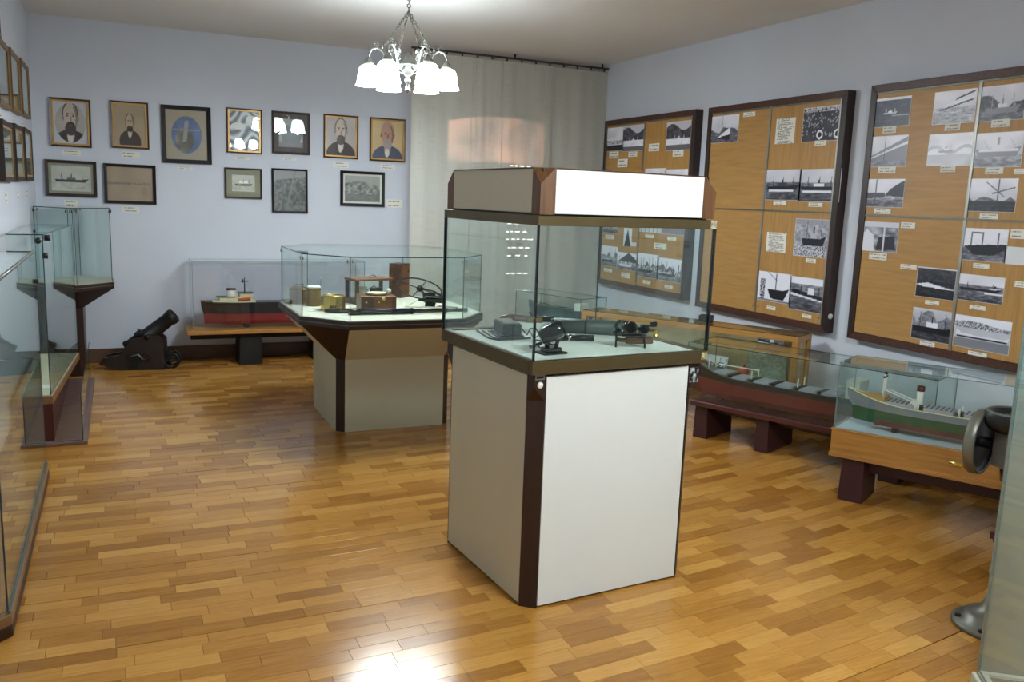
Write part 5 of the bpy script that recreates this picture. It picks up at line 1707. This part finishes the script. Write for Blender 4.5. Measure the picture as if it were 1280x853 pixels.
t = thing('floor_vitrine', 'tall floor standing glass vitrine nearest on the left wall', 'display case', (-0.62, 3.24, 0), 0, 'glass cases along the left wall')
cx_, L_ = 0.232, 1.918
PB = [(0.0, 0.0), (cx_ - 0.07, 0.0 - 0.005), (cx_, 0.06), (cx_, L_), (0.0, L_)]
MB().prism(PB, 0.0, 0.045).build('plinth', M_dark, t, 0.003)
MB().prism([(p[0] * 0.995, p[1]) for p in PB], 0.045, 0.085).build('wooden_rim', M_brown_edge, t, 0.003)
MB().box(cx_ - 0.018, cx_ - 0.004, 0.065, L_ - 0.004, 0.085, 0.094).build('metal_channel', M_grey, t)
MB().prism([(p[0] * 0.93, 0.01 + p[1] * 0.99) for p in PB], 0.0852, 0.0862).build('display_floor', M_floor, t)
gv = [(0.005, 0.004), (cx_ - 0.078, 0.004), (cx_ - 0.011, 0.066), (cx_ - 0.011, L_ - 0.008), (0.005, L_ - 0.008)]
for k in range(4):
    pane_poly(t, gv[k], gv[k + 1], 0.0945, 1.238)
plate_poly(t, gv, 1.2385, 1.246)
rim = MB()
MB().tube([(cx_ - 0.012, 0.07, 1.250), (cx_ - 0.012, L_ - 0.01, 1.250)], 0.006, 6).build('top_rail', M_steel, t)
for (x, y, z) in ((cx_ - 0.03, L_ - 0.012, 1.20), (cx_ - 0.008, L_ - 0.06, 1.09)):
    clip(t, (x, y, z), 'Y' if y > L_ - 0.02 else 'X', 0.012, 0.022)

# ------------------------------------------------------------------ right side: benches, ship cases, framed showcase
RB = -67.0
M_red_hull = mat('deep_red_hull', (98, 26, 26), 0.4, vary=0.1)
b = bench('bench', 'plum red low bench with thick legs carrying the long red ship', (3.60, 4.775), RB, 1.62, 0.46, 0.268, 0.036, M_bench, [(-0.0 + 0.02, 0.13, 0.04, 0.40), (0.485, 0.585, 0.04, 0.42), (1.30, 1.42, 0.04, 0.40)], 'low benches', mat('plum_leg', (58, 26, 28), 0.45, vary=0.1))
t = thing('ship_case', 'long glass case over the dark red ship on the plum bench', 'glass case', (3.60, 4.775, 0.269), RB, 'glass ship cases')
glass_box(t, -0.06, 1.58, 0.035, 0.44, 0.0, 0.40)
t, sh_, X_ = model_ship('model_ship', 'long dark red and black cargo ship model with grey hatches', (3.60 + 0.56 * cos(radians(RB)) + 0.22 * cos(radians(RB + 90)), 4.775 + 0.56 * sin(radians(RB)) + 0.22 * sin(radians(RB + 90)), 0.285), RB + 180, 1.24, 0.22, 0.15, 0.118, M_red_hull, M_shipblack, M_deck_g, 0.075, 0.02, 'ship models')
for s in (-0.35, 0.1, 0.42):
    MB().box(s - 0.02, s + 0.02, -0.05, 0.05, -0.0155, 0.003).build('cradle', M_shipblack, t)
hatches(t, sh_, X_, 1.24, (0.84, 0.72, 0.59, 0.46, 0.33, 0.21), 0.11, 0.15, mat('hatch_grey', (150, 160, 166), 0.5), 0.016)
for s in (0.92, 0.655, 0.39):
    for y in (-0.05, 0.05):
        mast(t, X_(s), y, sh_(s), 0.075, 0.006, M_shipcream, 'kingpost')
MB().box(X_(0.655), X_(0.9), -0.053, -0.047, sh_(0.7) + 0.062, sh_(0.7) + 0.068).build('boom', M_white, t)
for s in (0.78, 0.655, 0.525, 0.39, 0.265):
    MB().box(X_(s) - 0.012, X_(s) + 0.012, -0.07, 0.07, sh_(s), sh_(s) + 0.018).build('winch', M_gun, t)
MB().box(X_(0.06), X_(0.13), -0.08, 0.08, sh_(0.1), sh_(0.1) + 0.12).build('deck_house', M_white, t, 0.003)
mast(t, X_(0.965), 0, sh_(0.965), 0.05, 0.004, M_white)

# orange framed showcase behind, touching the wall
t = thing('showcase', 'low showcase with orange wooden frame standing behind the red ship', 'showcase', (3.449, 6.098, 0), -62)
Lw, Dw, Zw, pw = 1.80, 0.28, 0.727, 0.045
for nm, b_ in (('top_rail', (0, Lw, 0, pw)), ('top_rail', (0, Lw, Dw - pw, Dw)), ('end_rail', (0, pw, pw, Dw - pw)), ('end_rail', (Lw - pw, Lw, pw, Dw - pw))):
    box(nm, (*b_, Zw - 0.04, Zw), M_orange, t, 0.002)
for x in (0, Lw - pw):
    for y in (0, Dw - pw):
        box('corner_post', (x, x + pw, y, y + pw, 0, Zw - 0.0405), M_orange_z, t, 0.002)
for b_ in ((pw, Lw - pw, 0.005, pw - 0.005), (pw, Lw - pw, Dw - pw + 0.005, Dw - 0.005), (0.005, pw - 0.005, pw, Dw - pw), (Lw - pw + 0.005, Lw - 0.005, pw, Dw - pw)):
    box('bottom_rail', (*b_, 0.30, 0.34), M_orange, t)
box('shelf', (pw * 0.6, Lw - pw * 0.6, pw * 0.6, Dw - pw * 0.6, 0.3405, 0.352), M_cream, t)
pane(t, 0.01, Lw - 0.01, 0.01, Dw - 0.01, Zw + 0.0005, Zw + 0.005, 'glass_top')
pane(t, pw + 0.001, Lw - pw - 0.001, 0.012, 0.017, 0.341, Zw - 0.041)
pane(t, Lw - 0.02, Lw - 0.015, pw + 0.001, Dw - pw - 0.001, 0.341, Zw - 0.041)
MB().box(pw, Lw - pw, Dw - 0.03, Dw - 0.024, 0.352, Zw - 0.042).build('back_board', mat('tan_board', (170, 150, 112), 0.7, vary=0.08), t)
Mw = t.matrix_basis.copy()
W_ = lambda x, y, z: tuple(Matrix.Translation((3.449, 6.098, 0)) @ Matrix.Rotation(radians(-62), 4, 'Z') @ Vector((x, y, z)))
things_in = [(0.30, 'quay', 0.20), (0.56, 'port', 0.20), (0.85, 'masts', 0.22), (1.12, 'harbour', 0.18), (1.53, 'waves', 0.20)]
for k, (x, kind, w_) in enumerate(things_in):
    A = ink(paint(kind, 40, 26, 400 + k))
    o = print_mesh('photograph', A, w_, 0.13, 0.003, M_print)
    o.location = W_(x, 0.12, 0.352 + 0.28)
    o.rotation_euler = (radians(-18), 0, radians(-62))
    o.location = W_(x, 0.19, 0.352 + 0.065 + (0.22 if k == 4 else 0))
    tag(o, 'small photo inside the orange framed showcase: ' + ('misty quay', 'sailing boats', 'masts', 'harbour boats', 'ship in waves, at the right end')[k], 'photograph', 'photographs in the orange showcase')
o = print_mesh('chart', np.stack([0.62 + 0.25 * (noise2(40, 50, 22, np.random.RandomState(9)) - 0.5)] * 3, -1) * np.array([0.93, 1.0, 0.92]), 0.30, 0.23, 0.003, M_print)
o.location = W_(1.50, 0.235, 0.352 + 0.117)
o.rotation_euler = (0, 0, radians(-62))
tag(o, 'pale mottled chart leaning at the right end of the orange showcase', 'chart')
t = thing('float', 'small red round float in front of the mottled chart', 'float', W_(1.36, 0.16, 0.3525))
MB().ball((0, 0, 0.042), 0.042, 10).build('ball', mat('red_orange_paint', (206, 84, 52), 0.4), t)
MB().lathe([(0.008, 0.082), (0.008, 0.092), (0.0005, 0.093)], 10).build('stopper', M_black, t)
for k, x in enumerate((0.75, 1.0)):
    t = thing('winch_model', ('dark toothed winch model inside the orange showcase, left one', 'dark toothed winch model inside the orange showcase, right one')[k], 'model', W_(x, 0.10, 0.3525), -62 + 15 * k, 'winch models in the orange showcase')
    MB().box(-0.07, 0.07, -0.035, 0.035, 0, 0.012).build('base', M_gun, t)
    for s in (-1, 1):
        MB().lathe([(0.0005, -0.008), (0.04, -0.008), (0.04, 0.008), (0.0005, 0.008)], 18, Matrix.Translation((s * 0.04, 0, 0.062)) @ Matrix.Rotation(pi / 2, 4, 'Y')).build('gear', M_iron, t)
        MB().box(s * 0.055 - 0.005, s * 0.055 + 0.005, -0.015, 0.015, 0.012, 0.06).build('bearing', M_iron, t)
    MB().tube([(-0.07, 0, 0.062), (0.07, 0, 0.062)], 0.012, 10).build('drum', M_brass_d, t)
t = thing('acrylic_stand', 'small clear block with black edge on top of the orange showcase', 'stand', W_(1.02, 0.17, Zw + 0.0052), -62)
pane(t, -0.05, 0.05, -0.02, 0.02, 0.0, 0.05, 'block')
MB().box(-0.052, 0.052, 0.021, 0.024, 0.0, 0.055).build('back_strip', M_black, t)

# far ship case by the curtain
t = thing('ship_case', 'far glass ship case by the curtain, seen through the white vitrine', 'glass case', (3.348, 7.171, 0.50), -72, 'glass ship cases')
glass_box(t, 0.0, 0.82, 0.0, 0.34, 0.001, 0.28)
b = bench('bench', 'plum bench near the curtain under the far ship case', (3.32, 7.20), -72, 0.85, 0.37, 0.50, 0.04, M_bench, [(0.1, 0.25, 0.03, 0.30), (0.62, 0.77, 0.03, 0.30)], 'low benches')
t, sh_, X_ = model_ship('model_ship', 'grey green ship model in the far case by the curtain', tuple((Matrix.Translation((3.348, 7.171, 0.515)) @ Matrix.Rotation(radians(-72), 4, 'Z') @ Vector((0.41, 0.17, 0))))[:3], 108, 0.76, 0.14, 0.13, 0.05, M_teal, M_teal, M_deck_g, 0.03, 0.015, 'ship models')
MB().box(-0.3, -0.26, -0.04, 0.04, -0.0145, 0.002).box(0.26, 0.3, -0.04, 0.04, -0.0145, 0.002).build('cradle', M_shipblack, t)
for x in (0.27, 0.23):
    mast(t, x, 0.0, sh_(0.85), 0.075, 0.006, M_white)
hatches(t, sh_, X_, 0.76, (0.35, 0.55, 0.72), 0.1, 0.09, M_deck_g, 0.012)
MB().box(X_(0.1), X_(0.2), -0.05, 0.05, sh_(0.15), sh_(0.15) + 0.07).build('deck_house', M_white, t)

# ship case with the green ship, nearest on the right
RD = -62.0
t = thing('ship_case', 'orange wooden ship case on plum legs, nearest on the right', 'glass case', (3.588, 3.461, 0), RD, 'glass ship cases')
Ld, Dd = 1.22, 0.36
MB().box(0, Ld, 0, Dd, 0.25, 0.274).build('skirting', M_orange, t, 0.002)
MB().box(0.006, Ld - 0.006, 0.006, Dd - 0.006, 0.274, 0.400).build('tray', M_orange, t, 0.001)
MB().box(0, Ld, 0, Dd, 0.400, 0.410).build('rim', M_orange, t, 0.002)
MB().box(0.02, Ld - 0.02, 0.02, Dd - 0.02, 0.4105, 0.4125).build('tray_paper', M_blueprint, t)
M_plum2 = mat('plum_leg_dark', (62, 28, 34), 0.45, vary=0.12)
for x in (0.07, Ld - 0.2):
    MB().prism([(x - 0.006, 0.03), (x + 0.125, 0.03), (x + 0.125, 0.30), (x - 0.006, 0.30)], 0, 0.2495, [(x, 0.036), (x + 0.118, 0.036), (x + 0.118, 0.30), (x, 0.30)]).build('leg', M_plum2, t, 0.003)
MB().box(0.19, Ld - 0.21, 0.13, 0.19, 0.16, 0.2495).build('stretcher', M_plum2, t)
glass_box(t, 0.012, Ld - 0.012, 0.012, Dd - 0.012, 0.4105, 0.782, light=True)
D_ = lambda x, y, z: tuple(Matrix.Translation((3.588, 3.461, 0)) @ Matrix.Rotation(radians(RD), 4, 'Z') @ Vector((x, y, z)))
t, sh_, X_ = model_ship('model_ship', 'green and grey cargo ship model with white masts, nearest right case', D_(0.60, 0.17, 0.446), RD + 180, 1.06, 0.14, 0.112, 0.078, M_green, M_shipgrey, M_deck, 0.058, 0.02, 'ship models', M_shipcream)
for s in (-0.32, 0.30):
    MB().box(s - 0.012, s + 0.012, -0.04, 0.04, -0.0335, 0.004).build('cradle', M_gun, t)
MB().box(-0.45, 0.45, -0.012, 0.012, -0.004, 0.004).build('keel', M_red_d, t)
MB().box(-0.36, 0.40, -0.0705, -0.06, 0.0, 0.026).box(-0.36, 0.40, 0.06, 0.0705, 0.0, 0.026).build('boot_topping', mat('keel_red', (96, 42, 40), 0.5), t)
z = sh_(0.95)
MB().prism([(0.36, -0.055), (0.44, -0.045), (0.53, -0.006), (0.53, 0.006), (0.44, 0.045), (0.36, 0.055)], sh_(0.86) + 0.004, sh_(0.95) + 0.004).build('forecastle', M_tan, t)
for x, hh_ in ((0.38, 0.155),):
    for y in (-0.018, 0.018):
        o = mast(t, x, y, sh_(0.84), hh_, 0.007, M_white)
    MB().box(x - 0.005, x + 0.005, -0.03, 0.03, sh_(0.84) + hh_ - 0.02, sh_(0.84) + hh_ - 0.01).build('crosstree', M_gun, t)
    MB().ball((x, 0, sh_(0.84) + hh_ + 0.004), 0.010, 6).build('top_light', M_gun, t)
for y in (-0.025, 0.025):
    MB().tube([(0.37, y, sh_(0.84) + 0.07), (0.20, y, sh_(0.7) + 0.03)], 0.004, 6).build('derrick_boom', M_white, t)
MB().box(0.20, 0.235, -0.035, 0.035, sh_(0.7), sh_(0.7) + 0.045).build('mast_house', M_white, t, 0.002)
MB().lathe([(0.016, 0), (0.018, 0.07), (0.0005, 0.07)], 14, Matrix.Translation((0.195, 0, sh_(0.7) + 0.03))).build('vent_tower', M_white, t)
MB().lathe([(0.021, 0), (0.021, 0.024), (0.016, 0.028), (0.0005, 0.028)], 14, Matrix.Translation((0.195, 0, sh_(0.7) + 0.101))).build('funnel', M_red_d, t)
hatches(t, sh_, X_, 1.06, (0.77, 0.585, 0.40, 0.23), 0.145, 0.10, mat('pale_hatch_grey', (168, 172, 182), 0.5), 0.022, 6)
for s in (0.68, 0.49, 0.315):
    for y in (-0.045, 0.045):
        mast(t, X_(s), y, sh_(s), 0.045, 0.0065, M_white, 'kingpost')
    MB().box(X_(s) - 0.012, X_(s) + 0.012, -0.03, 0.03, sh_(s), sh_(s) + 0.02).build('winch', M_gun, t)
MB().box(X_(0.05), X_(0.15), -0.05, 0.05, sh_(0.1), sh_(0.1) + 0.09).build('deck_house', M_white, t, 0.003)

# ------------------------------------------------------------------ telegraph pedestal with flywheel, right edge
t = thing('steering_pedestal', 'grey cast metal pedestal with handled flywheel at the right edge', 'ship instrument', (3.10, 2.05, 0), 0)
MB().lathe([(0.0005, 0), (0.155, 0), (0.157, 0.012), (0.152, 0.020), (0.115, 0.024), (0.113, 0.05), (0.095, 0.055), (0.06, 0.08), (0.043, 0.13), (0.036, 0.20), (0.036, 0.22), (0.045, 0.222), (0.045, 0.232), (0.034, 0.236)], 32).build('foot', M_grey, t)
for k in range(6):
    a = radians(60 * k + 15)
    MB().lathe([(0.0005, 0), (0.011, 0), (0.011, 0.009), (0.0005, 0.009)], 6, Matrix.Translation((0.134 * cos(a), 0.134 * sin(a), 0.0205)), smooth=False).build('bolt', M_iron, t)
MB().tube([(0, 0, 0.234), (0, 0, 0.62)], 0.033, 18).build('column', M_bench, t)
MB().box(-0.075, -0.03, -0.02, 0.02, 0.375, 0.405).box(-0.06, -0.03, -0.016, 0.016, 0.36, 0.375).build('bracket', M_red_d, t, 0.002)
MB().tube([(-0.045, -0.02, 0.406), (-0.045, -0.02, 0.63)], 0.006, 8).build('rod', M_steel, t)
hd = MB().prism([(-0.075, -0.045), (-0.01, -0.085), (0.085, -0.05), (0.085, 0.03), (0.01, 0.055), (-0.06, 0.04)], 0.66, 0.80).build('gear_housing', M_grey, t, 0.012, 2)
MB().lathe([(0.0005, 0.60), (0.05, 0.60), (0.058, 0.659), (0.0005, 0.6595)], 20).build('neck', M_bench, t)
MB().lathe([(0.0005, 0.802), (0.10, 0.802), (0.118, 0.82), (0.122, 0.845), (0.122, 0.868), (0.115, 0.874), (0.10, 0.87), (0.096, 0.856), (0.0005, 0.852)], 32).build('dial_bowl', M_gun, t)
for k in range(10):
    MB().box(-0.09 + 0.018 * k, -0.082 + 0.018 * k, -0.045, 0.045, 0.8525, 0.860).build('dial_slat', M_steel if k % 2 else M_brass_d, t)
MB().torus((0, 0, 0.872), 0.112, 0.006, 'z', 36, 8).build('dial_rim', M_grey, t)
for c in t.children:
    if c.name.split('.')[0] in ('gear_housing', 'dial_bowl', 'dial_slat', 'dial_rim'):
        c.location = (-0.026, 0.012, 0)
        if c.name.startswith('dial'):
            c.scale = (0.86, 0.86, 1)
ax = Vector((0.303, -0.949, 0.0)).normalized()       # from the wheel towards the housing
wc = Vector((3.04, 2.17, 0.735)) - Vector((3.10, 2.05, 0))
q = Vector((0, 0, 1)).rotation_difference(ax).to_matrix().to_4x4()
mw = Matrix.Translation(wc) @ q
fl = MB().lathe([(0.0005, 0.004), (0.095, 0.004), (0.112, 0.0), (0.115, 0.020), (0.124, 0.022), (0.128, 0.017), (0.129, -0.014), (0.123, -0.020), (0.0005, -0.018)], 40, mw).build('flywheel', [M_grey], t)
MB().lathe([(0.0005, 0.0055), (0.095, 0.0055), (0.111, 0.002), (0.1145, 0.0195)], 40, mw).build('inner_dish', M_black, fl)
MB().lathe([(0.022, 0.006), (0.022, 0.05), (0.03, 0.052), (0.03, 0.07), (0.016, 0.072), (0.016, 0.10)], 18, mw).build('hub', M_iron, t)
MB().tube([tuple(mw @ Vector((0, 0, 0.08))), (0.0, 0.0, 0.735)], 0.018, 12).build('shaft', M_iron, t)
hp = mw @ Vector((0.0, 0.0, 0.0))
rim_dir = (mw.to_3x3() @ Vector((1, 0, 0)))
up_in = Vector((0, 0, 1))
side = ax.cross(Vector((0, 0, 1))).normalized()
hpt = wc + Vector((0, 0, -0.108)) + side * 0.02 - ax * 0.019
MB().tube([tuple(hpt), tuple(hpt - ax * 0.075)], [0.0095, 0.011], 12).build('handle', M_brass, fl)

# ------------------------------------------------------------------ big glass vitrine cut by the right edge
t = thing('floor_vitrine', 'tall glass vitrine at the right edge, closest to the camera', 'display case', (2.635, 1.785, 0), -36.9)
Lx, Ly = 0.95, 0.60
MB().box(-0.012, Lx, -Ly, 0.012, 0, 0.05).build('plinth', M_lam, t, 0.003)
box('display_floor', (0.0, Lx - 0.012, -Ly + 0.012, 0.0, 0.0502, 0.056), mat('grey_cloth', (150, 146, 134), 0.9), t)
for b_ in ((0.004, Lx - 0.02, -0.028, -0.006), (0.004, 0.026, -Ly + 0.02, -0.03)):
    box('white_edging', (*b_, 0.0562, 0.066), M_white, t)
pane(t, 0.0, 0.008, -Ly + 0.01, -0.0085, 0.067, 1.75, light=True)
MB().box(0.009, Lx - 0.02, -0.010, 0.0, 0.067, 1.75).build('back_panel', mat('pale_grey_green_panel', (150, 164, 160), 0.35, vary=0.03, scale=1.5), t)
pane(t, 0.0, 0.0085, -0.0083, 0.0, 0.067, 1.75, light=True)
pane(t, Lx - 0.028, Lx - 0.02, -Ly + 0.01, -0.0085, 0.067, 1.75)
pane(t, 0.0, Lx - 0.02, -Ly + 0.0, -Ly + 0.008, 0.067, 1.75)
pane(t, 0.0, Lx - 0.02, -Ly, 0.0, 1.7505, 1.757, 'glass_top')

# ------------------------------------------------------------------ chandelier
def chandelier(loc, lab, power, rz):
    t = thing('chandelier', lab, 'chandelier', loc, rz, 'six armed ceiling chandeliers')
    SZ = 1.05
    t.scale = (SZ, SZ, SZ)
    MB().lathe([(0.0005, 0.49), (0.045, 0.49), (0.04, 0.465), (0.02, 0.44), (0.0005, 0.438)], 20, Matrix.Translation((0, 0, 0.0))).build('ceiling_rose', M_brass_d, t)
    ch = MB()
    for k in range(4):
        ch.torus((0, 0, 0.425 - 0.021 * k), 0.0115, 0.003, 'x' if k % 2 else 'y', 12, 5)
    ch.build('top_chain', M_gun, t)
    MB().torus((0, 0, 0.355), 0.014, 0.004, 'x', 14, 6).build('gather_ring', M_gun, t)
    for k in range(4):
        a = radians(90 * k + 25)
        c_ = MB()
        p0, p1 = Vector((0, 0, 0.35)), Vector((0.165 * cos(a), 0.165 * sin(a), 0.115))
        n_ = 13
        for i in range(n_):
            c = p0.lerp(p1, (i + 0.5) / n_)
            d = (p1 - p0).normalized()
            qq = Vector((1, 0, 0)).rotation_difference(d).to_matrix().to_4x4()
            mm = Matrix.Rotation(0, 4, 'Z')
            mm = qq @ Matrix.Rotation(pi / 2 * (i % 2), 4, 'X') @ Matrix.Diagonal((1.5, 0.75, 1, 1))
            c_.torus(tuple(c), 0.010, 0.0026, 'z', 10, 4, m=mm)
        c_.build('chain', M_grey, t)
    MB().lathe([(0.0005, -0.11), (0.014, -0.105), (0.022, -0.085), (0.012, -0.065), (0.03, -0.045), (0.05, -0.01), (0.055, 0.015), (0.035, 0.045), (0.02, 0.06), (0.012, 0.085), (0.0005, 0.09)], 20).build('hub', M_grey, t)
    MB().torus((0, 0, 0.01), 0.06, 0.008, 'z', 24, 8).build('hub_band', M_steel, t)
    MB().lathe([(0.0005, -0.17), (0.014, -0.155), (0.0165, -0.135), (0.008, -0.112), (0.0005, -0.11)], 12).build('finial', M_chrome, t)
    for k in range(6):
        a = radians(60 * k)
        ca, sa = cos(a), sin(a)
        P = lambda r, z, s=0.0: (r * ca - s * sa, r * sa + s * ca, z)
        arm = MB().tube([P(0.04, 0.0), P(0.075, -0.03), P(0.11, -0.02), P(0.14, 0.03), P(0.165, 0.085), P(0.20, 0.11), P(0.235, 0.10), P(0.252, 0.07), P(0.254, 0.045)], 0.0065, 8).build('arm', M_steel, t)
        sc_ = MB()
        sp = []
        for i in range(15):
            b_ = i / 14 * 1.7 * 2 * pi
            r_ = 0.026 * (1 - i / 17)
            sp.append(P(0.118 + r_ * cos(b_), 0.075 + r_ * sin(b_)))
        sc_.tube(sp, 0.004, 6)
        sp = [P(0.205 + 0.018 * (1 - i / 12) * cos(i / 10 * 2 * pi), 0.128 + 0.018 * (1 - i / 12) * sin(i / 10 * 2 * pi)) for i in range(11)]
        sc_.tube(sp, 0.0035, 6)
        sc_.ball(P(0.17, 0.115), 0.009, 5).tube([P(0.17, 0.12), P(0.17, 0.15)], [0.004, 0.001], 6)
        sc_.build('scroll', M_steel, arm)
        M_ = Matrix.Translation(P(0.254, 0))
        cup = MB().lathe([(0.0005, 0.05), (0.012, 0.048), (0.016, 0.036), (0.026, 0.028), (0.034, 0.012), (0.034, 0.002), (0.028, -0.004)], 16, M_).build('lamp_cup', M_grey, arm)
        shd = MB().lathe([(0.030, -0.002), (0.050, -0.008), (0.064, -0.028), (0.070, -0.060), (0.074, -0.095), (0.080, -0.120), (0.087, -0.132), (0.084, -0.133), (0.077, -0.121), (0.070, -0.096), (0.066, -0.061), (0.060, -0.031), (0.047, -0.013), (0.030, -0.008)], 28, M_).build('shade', M_shade, arm)
        MB().ball(P(0.254, -0.058), 0.023, 8, sc=(1, 1, 1.3)).build('bulb', M_bulb, shd)
        ld = bpy.data.lights.new('bulb_light', 'POINT')
        ld.energy = power
        ld.color = BULB_COLOR
        ld.shadow_soft_size = 0.028
        lo = bpy.data.objects.new('bulb_light', ld)
        C.objects.link(lo)
        lo.parent = t
        lo.location = P(0.254, -0.127)
    return t
chandelier((1.868, 5.90, 2.484), 'six armed chandelier with lit white glass shades in the picture', BULB_POWER, -17.6)
chandelier((2.0, 1.1, 2.484), 'second six armed chandelier, above the near end of the room', BULB_POWER_NEAR, 40)
